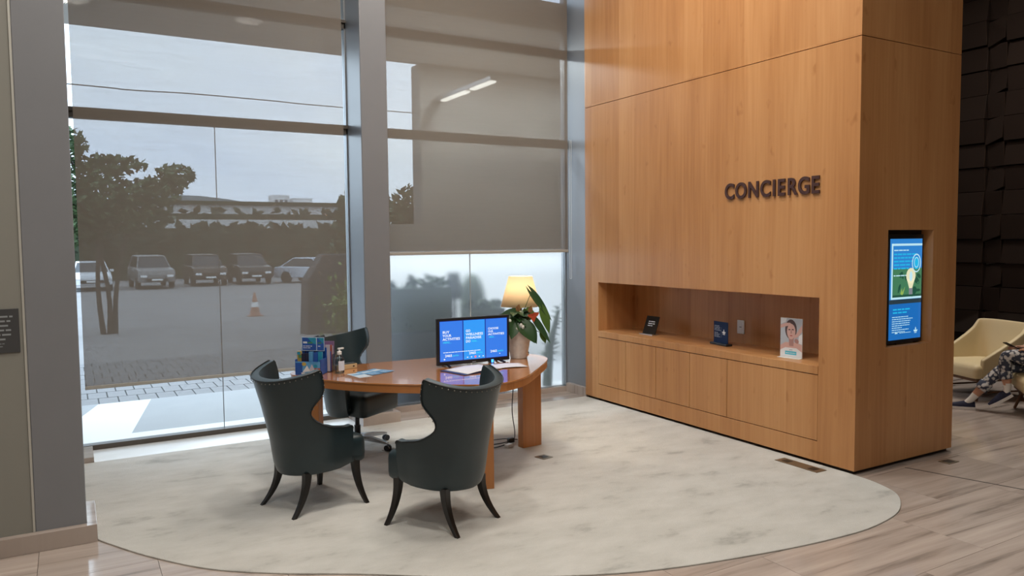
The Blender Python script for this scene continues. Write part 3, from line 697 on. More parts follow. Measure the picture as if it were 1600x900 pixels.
# hand sanitizer
hs = thing('sanitizer_bottle', 'clear pump bottle of hand sanitizer with a white pump', 'bottle', (1.80, 5.80, TZ+.001), .4)
MB().lathe([(.030, 0), (.036, .004), (.037, .03), (.037, .105), (.033, .125), (.018, .143), (.015, .15)], n=20).build('bottle_body', 'clear_plastic', hs, smooth=True)
MB().lathe([(.030, .004), (.034, .008), (.034, .10), (.028, .122)], n=20).build('gel', 'clear_plastic', hs, smooth=True)
b = MB(); rows = [[(.0378*math.cos(t_), .0378*math.sin(t_), z) for t_ in [(-2.5+1.9*k/10) for k in range(11)]] for z in (.025, .10)]; b.grid(rows); b.build('bottle_label', 'label_white', hs, smooth=True)
MB().lathe([(.018, .148), (.018, .172), (.012, .174), (.007, .176), (.007, .19)], n=16).box(-.012, .04, -.009, .009, .188, .199).build('pump', 'white_plastic', hs, bevel=.001)
MB().tube([(0, 0, .15), (.004, 0, .01)], .003, 6).build('dip_tube', 'white_plastic', hs)

# small wooden card box behind the bottle
cb = thing('card_box', 'small pale wooden card box behind the sanitizer bottle', 'box', (1.91, 5.98, TZ+.001), .25)
MB().box(-.085, .085, -.03, .03, 0, .038).build('box_body', 'card_wood', cb, bevel=.002); MB().box(-.08, .08, -.024, .024, .0385, .043).build('lid_inlay', 'outlet_dark', cb)
MB().box(.045, .06, -.0312, -.030, .014, .024).build('latch', 'outlet_dark', cb)

# brochure display
bd = thing('brochure_display', 'cardboard counter display packed with blue tour brochures at the table end', 'display', (1.605, 5.90, TZ+.001), -.72)
MB().box(-.105, .105, -.06, .06, 0, .006).box(-.105, .105, .054, .06, 0, .20).box(-.105, -.099, -.06, .06, 0, .12).box(.099, .105, -.06, .06, 0, .12).box(-.105, .105, -.06, -.054, 0, .105).build('box_body', 'pic_blue', bd)
P = Print((-.105, -.06, 0), (1, 0, 0), (0, 0, 1), (0, -1, 0))
P.rect(.002, .004, .208, .104, 'pic_sky', 0); P.rect(.0, .0, .06, .095, 'pic_blue', 1); P.ell(.075, .085, .018, .015, 'pic_yellow', 2); P.poly([(.06, .02), (.10, .075), (.125, .03)], 'print_white', 2); P.poly([(.11, .03), (.14, .085), (.165, .035)], 'pic_pale', 2); P.rect(.16, .002, .208, .055, 'pic_red', 2); P.ell(.17, .07, .016, .014, 'pic_teal', 3); P.words(.05, .008, .014, .09, 'print_white', 3, 8)
P.build('front_print', bd)
for k, (x, h, m) in enumerate(((-.085, .18, 'pic_yellow'), (-.055, .16, 'pic_dark'), (-.025, .16, 'pic_dark'), (.012, .175, 'pic_sky'), (.05, .17, 'pic_blue'), (.083, .175, 'pic_teal'))):
    MB().box(x-.016, x+.016, -.03+.006*(k % 3), -.012+.006*(k % 3), .008, h).build('brochure', m, bd)
P = Print((-.105, -.034, .11), (1, 0, 0), (0, 0, 1), (0, -1, 0)); P.ell(.02, .055, .014, .013, 'pic_teal', 1); P.ell(.03, .03, .014, .012, 'pic_green', 1); P.build('brochure_print', bd)
hd = MB().box(-.085, .105, .020, .026, .178, .285).build('header_card', 'pic_blue', bd)
P = Print((-.085, .020, .178), (1, 0, 0), (0, 0, 1), (0, -1, 0)); P.rect(0, 0, .19, .107, 'flyer_pale', 0); P.rect(.004, .004, .122, .103, 'pic_blue', 1); P.rect(.128, .004, .186, .103, 'pic_blue', 1); P.poly([(.05, .103), (.122, .103), (.122, .05), (.09, .06)], 'pic_teal', 2); P.poly([(.135, .103), (.186, .103), (.186, .055)], 'pic_teal', 2)
P.words(.012, .058, .02, .034, 'print_white', 3, 3); P.words(.052, .058, .016, .04, 'pic_green', 3, 6); P.words(.012, .034, .008, .075, 'print_white', 3, 1); P.words(.012, .020, .007, .06, 'print_white', 3, 2); P.words(.137, .058, .014, .03, 'pic_green', 3, 7); P.words(.137, .034, .008, .03, 'print_white', 3, 4)
P.build('header_print', hd)
for x_ in (.02, -.06): MB().box(x_, x_+.006, .02, .026, .10, .18).build('header_stay', 'pic_dark', bd)
lr = thing('leaflet_rack', 'clear rack of upright leaflets beside the brochure display', 'rack', (1.755, 5.945, TZ+.001), -.55)
MB().box(-.045, .045, -.05, .05, 0, .004).box(-.045, .045, .046, .05, 0, .22).box(-.045, -.042, -.05, .05, 0, .14).box(.042, .045, -.05, .05, 0, .14).build('rack_body', 'clear_plastic', lr)
for k, (m, h) in enumerate((('pic_violet', .235), ('pic_pale', .20), ('pic_red', .21), ('pic_blue', .16), ('pic_pale', .215))):
    MB().box(-.038+.006*k, .038-.004*k, .036-.018*k, .046-.018*k, .005, h).build('leaflet', m, lr)

# potted anthurium
pl = thing('potted_plant', 'leafy potted plant with red flowers in a white ribbed pot', 'plant', (3.375, 5.70, TZ+.001))
prof = [(.070, 0)]
for k in range(1, 23):
    z = .25*k/22; prof.append((lerp(.072, .118, z/.25)+(.0025 if k % 2 else -.0015), z))
prof += [(.112, .252), (.106, .235), (.10, .22)]
MB().lathe(prof, n=28, cap=False).lathe([(.001, .002), (.070, .002)], n=28, cap=False).build('pot', 'pot_white', pl, smooth=True, angle=80)
MB().lathe([(.102, .222), (.05, .232), (.001, .236)], n=20, cap=False).build('soil', 'soil', pl)
def leaf_rows(L, W, droop, fold=.25, heart=.12):
    rows = []
    n = 10
    for i in range(n+1):
        t_ = i/n; wd = W*(math.sin(PI*min(1, t_*1.02)**.62)**.9 if 0 < t_ < 1 else 0.0)
        if i == 0: wd = W*.25
        ang = droop*t_; x = L*t_; z = -L*droop*.45*t_*t_
        row = []
        for j in range(-2, 3):
            s_ = j/2; bx_ = -heart*L*(abs(s_)**1.5)*(1-t_)**3*2
            row.append((x+bx_, s_*wd, z+abs(s_)*wd*fold))
        rows.append(row)
    return rows
def add_leaf(base, tip_dir, L, W, droop, m, stem_from=(0, 0, .235), face=None):
    d = Vector(tip_dir).normalized(); side = d.cross(Vector(face) if face else Vector((0, 0, 1))).normalized(); up = side.cross(d).normalized()
    b = MB().grid([[Vector(base)+d*q[0]-side*q[1]+up*q[2] for q in r_] for r_ in leaf_rows(L, W, droop)])
    lf = b.build('leaf', m, pl, smooth=True, angle=0)
    mid = (Vector(stem_from)+Vector(base))/2+Vector((0, 0, .03))
    MB().tube([tuple(q) for q in spline([stem_from, tuple(mid), base], 5)], .0028, 5).build('stem', 'stem_green', pl, smooth=True)
R_ = Vector((.864, -.503, 0)); T_ = Vector((-.503, -.864, 0))   # along / towards the visitors' side
def pt(a, z, b=0.0): return tuple(R_*a+T_*b+Vector((0, 0, z)))
FC = tuple(T_*.85+Vector((0, 0, .5))+R_*.15)
add_leaf(pt(.115, .575, .0), R_*.62+Vector((0, 0, -.85))+T_*.1, .31, .036, .12, 'leaf_green', face=FC)
add_leaf(pt(.21, .42, .02), R_*.30+Vector((0, 0, -1))+T_*.12, .22, .042, .15, 'leaf_light', face=FC)
add_leaf(pt(.135, .345, .04), R_*.62+Vector((0, 0, -.9))+T_*.15, .26, .032, .1, 'leaf_green', face=FC)
add_leaf(pt(.20, .22, .04), R_*.4+Vector((0, 0, -1)), .10, .03, .1, 'leaf_light', face=FC)
add_leaf(pt(-.03, .395, .06), R_*-.9+Vector((0, 0, -.45))+T_*.3, .22, .06, .3, 'leaf_green', face=FC)
add_leaf(pt(-.04, .33, .10), R_*-.6+Vector((0, 0, -.75))+T_*.4, .19, .055, .3, 'leaf_green', face=FC)
add_leaf(pt(.02, .315, .11), R_*.55+Vector((0, 0, -.7))+T_*.3, .21, .065, .3, 'leaf_green', face=FC)
add_leaf(pt(.07, .30, .08), R_*.5+Vector((0, 0, -.9))+T_*.2, .19, .055, .2, 'leaf_green', face=FC)
add_leaf(pt(-.05, .36, .02), R_*-1+Vector((0, 0, .0))+T_*.2, .17, .05, .6, 'leaf_green', face=FC)
add_leaf(pt(-.03, .32, .12), R_*-.2+Vector((0, 0, -.8))+T_*.4, .15, .055, .3, 'leaf_green', face=FC)
rd = random.Random(3)
for k in range(46):
    a = rd.uniform(0, 2*PI); rr2 = rd.uniform(.01, .08); h = rd.uniform(.28, .42)
    add_leaf((rr2*math.cos(a), rr2*math.sin(a), h), (math.cos(a+.3), math.sin(a+.3), rd.uniform(-.8, .35)), rd.uniform(.08, .12), rd.uniform(.025, .045), rd.uniform(.2, .6), rd.choice(['leaf_green', 'leaf_light', 'leaf_green']), face=FC if k % 2 else None)
for (a, z, b_, m) in ((.125, .375, .08, 'flower_red'), (.10, .41, .07, 'flower_brown'), (-.005, .425, .09, 'flower_brown')):
    for s_ in ((1, .5), (-.9, .1), (.15, -1)) if m == 'flower_red' else ((.2, 1), (-.3, .6)):
        bb = MB().grid([[Vector(pt(a, z, b_))+(R_*s_[0]+Vector((0, 0, s_[1])))*q[0]+T_*(q[2]+.2*q[0])+(R_*-s_[1]+Vector((0, 0, s_[0])))*q[1] for q in r_] for r_ in leaf_rows(.055, .02, .1)])
        bb.build('petal', m, pl, smooth=True, angle=0)
    MB().tube([(0, 0, .235), pt(a*.6, z*.8, b_*.7), pt(a, z, b_)], .003, 5).build('stem', 'stem_green', pl)
for (a, z, b_) in ((-.075, .335, .12), (.02, .30, .135), (.035, .285, .13), (-.01, .27, .135), (.105, .245, .10)):
    MB().ball(pt(a, z, b_), .016, 6, 0, (1, 1, 1.2)).build('white_bloom', 'flower_white', pl, smooth=True)

# lamp
lp = thing('table_lamp', 'table lamp with a glowing cream shade and black base behind the plant', 'lamp', (3.50, 5.87, TZ+.001))
MB().lathe([(.085, 0), (.085, .012), (.06, .03), (.045, .2), (.03, .36), (.016, .40), (.010, .45)], n=4).build('lamp_base', 'black_plastic', lp, bevel=.004)
MB().lathe([(.180, .435), (.106, .705)], n=40, cap=False).build('lamp_shade', 'lampshade_linen', lp, smooth=True, solid=.002, angle=0)
MB().tube([(-.105, 0, .695), (.105, 0, .695)], .003, 6).tube([(0, -.105, .695), (0, .105, .695)], .003, 6).tube([(0, 0, .45), (0, 0, .70)], .004, 6).build('shade_spider', 'nail_steel', lp)
MB().ball((0, 0, .53), .03, 10, 0, (1, 1, 1.3)).build('bulb', 'tube_white', lp, smooth=True)
pl_l = bpy.data.lights.new('lamp_bulb', 'POINT'); pl_l.energy = 34; pl_l.color = (1, .80, .56); pl_l.shadow_soft_size = .05
lo = bpy.data.objects.new('lamp_bulb', pl_l); COL.objects.link(lo); lo.location = (3.50, 5.87, TZ+.60)

# ================================================================== NICHE THINGS
s1 = thing('slanted_card_stand', 'small black leaning card with white lines at the far end of the niche', 'card', (5.30, 6.24, .7905), 1.5708+PI)
M = Matrix.Rotation(-.35, 3, 'X')
MB().obox((0, .04, .095), (.20, .006, .20), M).build('card', 'black_card', s1); MB().box(-.10, .11, -.04, .05, 0, .006).box(.07, .115, -.045, -.035, 0, .012).build('base_plate', 'silver_edge', s1)
nn = M @ Vector((0, -1, 0)); uy = M @ Vector((0, 0, 1))
P = Print(Vector((-.10, .04, .095))+uy*-.10+nn*.003, (1, 0, 0), uy, nn); P.words(.05, .135, .014, .12, 'print_white', 1, 1); P.words(.05, .112, .014, .105, 'print_white', 1, 2); P.words(.05, .09, .012, .075, 'print_white', 1, 5); P.build('lettering', s1)
s2 = thing('navy_card_stand', 'navy card with white lines and emblem in a black foot on the shelf', 'card', (5.33, 5.225, .7905), -PI/2-.15+0*PI)
MB().box(-.105, .105, -.004, .004, .012, .222).build('card', 'navy_card', s2); MB().box(-.128, .128, -.035, .035, 0, .02).build('foot_block', 'black_plastic', s2, bevel=.004)
P = Print((-.105, -.004, .012), (1, 0, 0), (0, 0, 1), (0, -1, 0))
for k, (ln) in enumerate((.075, .082, .08, .095)): P.words(.014, .165-k*.014, .008, ln, 'print_grey', 1, k)
for k, (ln) in enumerate((.06, .078, .07, .082)): P.words(.014, .10-k*.013, .008, ln, 'print_grey', 1, k+9)
P.rect(.115, .06, .1165, .16, 'print_grey', 1); P.poly([(.148, .125), (.156, .145), (.164, .125), (.160, .112), (.152, .112)], 'print_white', 1); P.poly([(.128, .118), (.184, .118), (.172, .100), (.140, .100)], 'print_white', 1); P.rect(.138, .090, .174, .096, 'print_white', 1)
P.build('lettering', s2)
sw_ = thing('wall_switch', 'white wall switch plate on the back of the niche', 'switch', (5.5995, 5.225, .945), -PI/2)
MB().box(-.045, .045, -.008, 0, -.066, .066).build('plate', 'white_plastic', sw_, bevel=.003); MB().box(-.018, .018, -.011, -.008, -.035, .035).build('rocker', 'white_plastic', sw_, bevel=.001); MB().box(-.012, .014, -.013, -.011, -.004, .004).build('slider', 'switch_grey', sw_)
s3 = thing('spa_photo_card', 'upright glossy photo card of a face massage with a turquoise band', 'card', (5.24, 4.333, .7905), -PI/2+.12)
MB().box(-.103, .103, -.003, .003, 0, .335).box(-.103, .103, -.05, 0, 0, .003).build('acrylic_holder', 'white_plastic', s3)
P = Print((-.103, -.003, 0), (1, 0, 0), (0, 0, 1), (0, -1, 0)); P.rect(.001, .012, .205, .333, 'photo_bg', 0)
P.poly([(.002, .332), (.06, .332), (.05, .30), (.002, .28)], 'photo_white', 1); P.poly([(.204, .21), (.175, .19), (.17, .13), (.204, .12)], 'photo_white', 1)
P.poly([(.0, .10), (.05, .13), (.16, .13), (.205, .115), (.205, .03), (.0, .03)], 'skin_photo', 1)
P.ell(.10, .24, .055, .085, 'hair_photo', 2); P.poly([(.085, .10), (.08, .18), (.13, .18), (.125, .10)], 'skin_photo_shadow', 3)
P.ell(.103, .222, .040, .066, 'skin_photo', 4); P.ell(.086, .238, .011, .005, 'hair_photo', 5, .1); P.ell(.118, .240, .011, .005, 'hair_photo', 5, -.1); P.poly([(.100, .235), (.107, .235), (.110, .206), (.097, .206)], 'skin_photo_shadow', 5); P.ell(.103, .188, .013, .005, 'photo_lip', 5)
P.poly([(.001, .275), (.001, .245), (.05, .262), (.085, .272), (.11, .285), (.09, .297), (.05, .292)], 'skin_photo', 6)
P.poly([(.205, .285), (.205, .23), (.165, .18), (.135, .165), (.125, .18), (.15, .205), (.175, .245)], 'skin_photo', 6); P.ell(.155, .145, .022, .018, 'skin_photo_shadow', 6, -.7)
P.poly([(.001, .012), (.001, .06), (.05, .085), (.155, .085), (.205, .055), (.205, .012)], 'photo_white', 7); P.rect(.048, .026, .155, .056, 'photo_cyan', 8); P.words(.056, .038, .007, .09, 'print_white', 9, 4); P.words(.088, .064, .009, .03, 'print_grey', 9, 6)
P.build('printed_photo', s3)

# wall screen
tv = thing('wall_screen', 'portrait digital screen with blue page and light bulb picture in the wall recess', 'screen', (5.745, 3.655, .985))
MB().box(-.225, .235, 0, .04, -.03, .835).build('housing', 'black_plastic', tv, bevel=.003); MB().box(-.10, .12, .0, .03, -.04, -.03).build('mount_bracket', 'outlet_dark', tv)
P = Print((-.205, 0, .0), (1, 0, 0), (0, 0, 1), (0, -1, 0)); a_, h_ = .42, .80
P.rect(0, 0, a_, h_, 'tv_blue', 0); P.rect(0, 0, a_, .285, 'tv_blue_deep', 1); P.rect(0, .285, a_, .32, 'tv_band', 2)
P.rect(.02, .745, a_, .762, 'tv_white', 2); P.rect(.02, .325, .038, .762, 'tv_white', 2); P.rect(.02, .322, a_, .338, 'tv_white', 2)
P.rect(.038, .338, a_, .565, 'tv_green', 1)
for k in range(16): P.ell(rd.uniform(.06, .40), rd.uniform(.36, .54), rd.uniform(.01, .035), rd.uniform(.015, .05), rd.choice(['tv_green_dark', 'tv_green', 'tv_green_dark']), 2, rd.uniform(0, 3), 10)
P.poly([(.14, .365), (.16, .41), (.165, .375), (.20, .42), (.18, .365), (.165, .35)], 'tv_leaf', 3); P.rect(.038, .338, a_, .356, 'tv_green_dark', 3)
P.ell(.275, .505, .062, .062, 'tv_bulb', 4); P.poly([(.222, .48), (.328, .48), (.295, .405), (.255, .405)], 'tv_bulb', 4); P.rect(.252, .355, .30, .405, 'tv_bulb_cap', 4); P.ell(.275, .50, .02, .04, 'tv_white', 5)
for k in range(2): P.words(.05, .705-.10*k*2, .012, .2, 'tv_white', 3, k)
for k in range(5): P.words(.05, .672-.028*k, .016, (.30, .27, .24, .22, .2)[k], 'tv_cyan', 3, k+3)
P.ring(.345, .605, .06, .075, .010, 'tv_white', 5); P.ell(.345, .605, .04, .052, 'tv_cyan', 5); P.ring(.345, .61, .032, .042, .006, 'tv_white', 6)
P.words(.05, .235, .016, .22, 'tv_cyan', 3, 9); P.words(.05, .21, .016, .20, 'tv_cyan', 3, 10)
for k in range(8): P.words(.04, .178-.017*k, .008, (.21, .27, .24, .23, .23, .13, .22, .17)[k], 'tv_white', 3, k+20)
P.words(.08, .048, .012, .035, 'tv_white', 3, 2); P.words(.14, .05, .006, .15, 'tv_white', 3, 5); P.poly([(.345, .075), (.353, .09), (.361, .075), (.357, .066), (.349, .066)], 'tv_white', 3); P.poly([(.325, .066), (.381, .066), (.37, .05), (.336, .05)], 'tv_white', 3); P.rect(.338, .04, .368, .045, 'tv_white', 3)
P.build('screen_image', tv)

# ================================================================== FLOOR BOXES, CABLES
def floor_box(label, loc, rz, wx, wy, n_):
    o = thing('floor_outlet', label, 'floor outlet', loc, rz)
    MB().box(-wx, wx, -wy, wy, 0, .004).build('cover_plate', 'brass_plate', o, bevel=.001)
    for k in range(n_):
        yy = 0 if n_ == 1 else lerp(-wy*.62, wy*.62, k/(n_-1))
        MB().box(-wx*.55, wx*.55, yy-.03, yy+.03, .004, .0055).build('socket', 'outlet_dark', o)
floor_box('long brass floor outlet plate in the carpet beside the wood wall', (4.92, 3.97, .0095), 0, .058, .20, 2)
floor_box('small square floor outlet in the carpet right of the table leg', (3.33, 5.235, .0095), .2, .055, .055, 1)
floor_box('floor outlet in the carpet beneath the swivel chair', (2.33, 6.10, .0095), .2, .06, .06, 1)
floor_box('small floor outlet in the stone floor at the wood wall end', (6.02, 3.43, .0005), 0, .07, .045, 1)
pc = thing('power_cable', 'loose black power cable with plug tangled under the table', 'cable', (3.32, 5.76, .012))
pts = spline([(-.30, .10, .004), (-.15, .02, .004), (.0, -.02, .03), (.10, .10, .06), (.12, .18, .25), (.13, .16, .55), (.10, .12, .68)], 8)
MB().tube(pts, .0045, 6).build('cord', 'cable_black', pc, smooth=True); MB().tube(spline([(-.25, -.08, .004), (-.10, -.05, .005), (.02, .02, .02), (.10, .06, .004), (.0, .14, .004), (-.2, .16, .004)], 8), .004, 6).build('cord', 'cable_black', pc, smooth=True)
MB().box(-.03, .03, -.02, .02, .004, .045).build('plug', 'black_plastic', pc, bevel=.006)
wa = thing('cable_adapter', 'small white power adapter lying below the black plug', 'adapter', (3.24, 5.66, .0095), .4)
MB().box(-.035, .035, -.022, .022, 0, .028).build('housing', 'white_plastic', wa, bevel=.006); MB().box(.035, .055, -.008, -.004, .010, .018).box(.035, .055, .004, .008, .010, .018).build('prongs', 'chrome', wa)

# ================================================================== LOUNGE
def lounge_chair(label, loc, rz):
    o = thing('lounge_chair', label, 'chair', loc, rz, 'cream lounge chairs by the dark wall')
    # one swooping shell: back high, flowing into low sides
    rows = []; M_ = 24
    for i in range(11):
        v_ = i/10; row = []
        for j in range(M_+1):
            s_ = -1+2*j/M_; t_ = abs(s_); sg_ = 1 if s_ >= 0 else -1
            topz = lerp(.83, .46, max(0, (t_-.52)/.48)**.7 if t_ > .52 else 0)
            z = lerp(.27, topz, v_); fl_ = (z-.27)/.56
            hw = .33+.05*fl_
            if t_ < .55: a = t_/.55*PI/2; x = hw*math.sin(a)**.75; y = -.33-.10*fl_+(.18)*(1-math.cos(a))
            else: k = (t_-.55)/.45; x = hw; y = lerp(-.15-.10*fl_, .26, k)
            row.append((sg_*x, y, z))
        rows.append(row)
    b = MB().grid(rows).build('back_shell', 'cream_leather', o, smooth=True, angle=0); md = b.modifiers.new('s', 'SOLIDIFY'); md.thickness = .05; md.offset = -1
    md = b.modifiers.new('bev', 'BEVEL'); md.width = .015; md.segments = 3; md.limit_method = 'ANGLE'; md.angle_limit = math.radians(50)
    rounded_seat(.25, .40, -.30, .34, .31, .33).build('seat', 'cream_leather', o, smooth=True, angle=60)
    MB().box(-.30, .30, -.28, .30, .215, .25).build('seat_frame', 'walnut', o)
    for sx_ in (-1, 1):
        for sy_ in (-1, 1): MB().tube([(sx_*.24, sy_*.22, .23), (sx_*.29, sy_*.29, .0)], [.022, .013], 10).build('leg', 'walnut', o, smooth=True)
    MB().tube([(-.27, -.26, .09), (-.27, .26, .09)], .01, 6).tube([(.27, -.26, .09), (.27, .26, .09)], .01, 6).build('stretcher', 'walnut', o)
    return o
lounge_chair('empty cream lounge chair standing before the dark tiled wall', (8.86, 4.72, 0), rz_of(-.78, .30))
PF = Vector((-.6, .8, 0)); PRZ = rz_of(PF.x, PF.y); HIP = Vector((8.43, 3.78, 0))
lounge_chair('cream lounge chair under the seated person', (HIP.x-.02*PF.x, HIP.y-.02*PF.y, 0), PRZ)

def person():
    o = thing('person', 'person in floral trousers and pale blue top sitting cross-legged with a phone', 'person', HIP, PRZ)
    V = {'pelvis': (0, -.05, .50, .135), 'waist': (0, -.12, .70, .125), 'chest': (0, -.16, .88, .14), 'neckb': (0, -.15, 1.03, .06), 'neck': (0, -.13, 1.09, .052), 'head0': (0, -.11, 1.17, .085), 'head1': (0, -.10, 1.27, .092), 'head2': (0, -.11, 1.34, .06),
         'hl': (.09, -.01, .49, .10), 'tl': (.085, .22, .49, .085), 'kl': (.075, .43, .445, .062), 'sl': (.07, .56, .29, .058), 'al': (.06, .70, .105, .034), 'fl': (.06, .76, .05, .032), 'ftl': (.055, .88, .035, .028),
         'hr': (-.09, -.01, .50, .10), 'tr': (-.07, .20, .575, .088), 'kr': (-.005, .42, .60, .070), 'sr': (-.01, .42, .43, .060), 'ar': (-.02, .39, .25, .034), 'fr': (-.02, .41, .20, .034), 'ftr': (-.025, .50, .12, .028),
         'shl': (-.19, -.16, .97, .055), 'el': (-.25, .0, .73, .042), 'wl': (-.14, .20, .68, .028),
         'shr': (.19, -.16, .97, .055), 'er': (.27, -.02, .72, .044), 'wrm': (.20, .13, .66, .036), 'wr': (.12, .25, .655, .028)}
    E_ = [('pelvis', 'waist'), ('waist', 'chest'), ('chest', 'neckb'), ('neckb', 'neck'), ('neck', 'head0'), ('head0', 'head1'), ('head1', 'head2'),
          ('pelvis', 'hl'), ('hl', 'tl'), ('tl', 'kl'), ('kl', 'sl'), ('sl', 'al'), ('al', 'fl'), ('fl', 'ftl'), ('pelvis', 'hr'), ('hr', 'tr'), ('tr', 'kr'), ('kr', 'sr'), ('sr', 'ar'), ('ar', 'fr'), ('fr', 'ftr'),
          ('chest', 'shl'), ('shl', 'el'), ('el', 'wl'), ('chest', 'shr'), ('shr', 'er'), ('er', 'wrm'), ('wrm', 'wr')]
    def hand(side, w_, fdir, curl):
        d = Vector(fdir).normalized(); up = Vector((0, 0, 1)); sd = d.cross(up).normalized()*side; w_ = Vector(w_)
        V['p'+str(side)] = (*(w_+d*.05), .030); E_.append((('wl' if side < 0 else 'wr'), 'p'+str(side)))
        for k in range(4):
            off = (-.030+.02*k)*1.0; ln = (.030, .034, .032, .025)[k]
            b0 = w_+d*.085+sd*off; b1 = b0+d*ln*.9+up*.004; b2 = b1+d*ln*.55-up*curl*.6+sd*-.0; b3 = b2+d*ln*.15-up*curl*.7
            pn = 'p'+str(side)
            for q, (pp_, rr3) in enumerate(((b0, .0095), (b1, .009), (b2, .008), (b3, .007))):
                nm = f'f{side}{k}{q}'; V[nm] = (*pp_, rr3); E_.append((pn, nm)); pn = nm
        pn = 'p'+str(side)
        for q, (pp_, rr3) in enumerate(((w_+d*.03+sd*-.035*1+up*.01, .011), (w_+d*.06+sd*-.045+up*.018, .0095), (w_+d*.085+sd*-.04+up*.022, .008))):
            nm = f't{side}{q}'; V[nm] = (*pp_, rr3); E_.append((pn, nm)); pn = nm
    hand(1, V['wr'][:3], (-.35, .95, .05), .02); hand(-1, V['wl'][:3], (.5, .8, -.15), .012)
    keys = list(V); me = bpy.data.meshes.new('body'); me.from_pydata([V[k][:3] for k in keys], [(keys.index(a), keys.index(b)) for a, b in E_], [])
    tmp = bpy.data.objects.new('tmp_body', me); COL.objects.link(tmp)
    tmp.modifiers.new('skin', 'SKIN'); 
    for i, k in enumerate(keys):
        sv = me.skin_vertices[0].data[i]; sv.radius = (V[k][3], V[k][3]); sv.use_root = (k == 'pelvis')
    sb = tmp.modifiers.new('sub', 'SUBSURF'); sb.levels = 2; sb.render_levels = 2
    dg = bpy.context.evaluated_depsgraph_get(); em = bpy.data.meshes.new_from_object(tmp.evaluated_get(dg)); bpy.data.objects.remove(tmp)
    em.name = 'body'; em.materials.clear()
    for m_ in ('floral_cloth', 'skin', 'shirt_blue', 'sock_white'): em.materials.append(MATS[m_])
    segs = [(Vector(V[a][:3]), Vector(V[b][:3]), a, b) for a, b in E_]
    for p_ in em.polygons:
        cpt = p_.center; best = None
        for a, b, na, nb_ in segs:
            ab = b-a; t_ = max(0, min(1, (cpt-a).dot(ab)/ab.length_squared)); dd = (cpt-(a+ab*t_)).length-lerp(V[na][3], V[nb_][3], t_)
            if best is None or dd < best[0]: best = (dd, na, nb_, t_)
        _, na, nb_, t_ = best; mi = 1
        if nb_ in ('hl', 'hr', 'tl', 'tr', 'kl', 'kr', 'sl', 'sr'): mi = 0
        elif nb_ in ('al', 'ar'): mi = 0 if t_ < .25 else (1 if t_ < .72 else 3)
        elif nb_ in ('fl', 'fr', 'ftl', 'ftr'): mi = 3
        elif nb_ in ('waist', 'chest', 'shl', 'shr', 'el', 'er') or (nb_ == 'neckb' and t_ < .7): mi = 2
        elif nb_ == 'wl' and t_ < .3: mi = 2
        elif nb_ == 'wrm' and t_ < .5: mi = 2
        p_.material_index = mi; p_.use_smooth = True
    bo = bpy.data.objects.new('body', em); COL.objects.link(bo); bo.parent = o
    # trouser cuffs, shoes
    for a, b in (('sl', 'al'), ('sr', 'ar')):
        A, B = Vector(V[a][:3]), Vector(V[b][:3])
        MB().tube([lerp(A, B, .0), lerp(A, B, .3), lerp(A, B, .42)], [.064, .062, .066], 14, cap=False).build('trouser_cuff', 'floral_cloth', o, smooth=True, solid=.003)
    def shoe(heel, toe, nm):
        heel, toe = Vector(heel), Vector(toe); d = (toe-heel).normalized(); sd = d.cross(Vector((0, 0, 1))).normalized(); up = sd.cross(d); L = (toe-heel).length
        rows = []
        for i in range(11):
            t_ = i/10; wd = .043*math.sin(PI*lerp(.16, .97, t_))**.45; ht = interp([(0, .062), (.3, .075), (.5, .062), (.8, .042), (1, .028)], t_)
            c0 = heel+d*L*t_; rows.append([c0+sd*wd*math.cos(a)*1+up*(max(0.0, math.sin(a))*ht) for a in [PI*k/10 for k in range(11)]])
        b = MB().grid(rows); n_ = 11
        b.add(rows[0], [tuple(range(n_))]); b.add(rows[-1], [tuple(range(n_-1, -1, -1))])
        so = b.build('shoe', 'shoe_navy', o, smooth=True, angle=70)
        b = MB(); r2 = []
        for i in range(11):
            t_ = i/10; wd = .047*math.sin(PI*lerp(.16, .95, t_))**.45; c0 = heel+d*(L*1.03*t_-.004)
            r2.append([c0-sd*wd+up*.012, c0+sd*wd+up*.012, c0+sd*wd-up*.016, c0-sd*wd-up*.016])
        b.grid(r2, closed=True); b.add(r2[0], [(3, 2, 1, 0)]); b.add(r2[-1], [(0, 1, 2, 3)]); b.build('sole', 'sole_white', so, smooth=True, angle=50)
    shoe((.06, .665, .018), (.055, .93, .018), 'l'); shoe((-.02, .36, .195), (-.03, .55, .065), 'r')
    w0 = Vector(V['wr'][:3]); w1_ = Vector(V['wrm'][:3]); dd = (w0-w1_).normalized()
    MB().tube([w0-dd*.035, w0-dd*.012], .035, 14, cap=False).build('wrist_watch', 'watch_white', o, smooth=True, solid=.004)
    # head details
    MB().ball((0, -.125, 1.27), .105, 12, 0, (1, 1.05, 1.12)).build('hair', 'hair_dark', o, smooth=True)
    fc = MB().ball((0, -.055, 1.235), .078, 12, 0, (.92, .8, 1.25)).ball((0, .012, 1.23), .016, 8, 0, (.8, 1, 1.4)); fc.build('face', 'skin', o, smooth=True)
    for s_ in (-1, 1):
        MB().ball((s_*.03, .005, 1.262), .011, 8).build('eye', 'outlet_dark', o, smooth=True); MB().ball((s_*.095, -.10, 1.24), .02, 8, 0, (.4, .8, 1.3)).build('ear', 'skin', o, smooth=True)
    MB().ball((0, .006, 1.19), .02, 8, 0, (1.1, .5, .35)).build('mouth', 'photo_lip', o, smooth=True)
    return V
PV = person()
ph = tag(MB().box(-.037, .037, -.075, .075, -.0045, .0045).build('phone', 'phone_dark', None, bevel=.004), 'dark mobile phone held by the seated person', 'phone')
Mz = Matrix.Rotation(PRZ, 4, 'Z'); ph.location = HIP+(Mz @ Vector((.075, .355, .678))); ph.rotation_euler = (.50, .15, PRZ+.25)

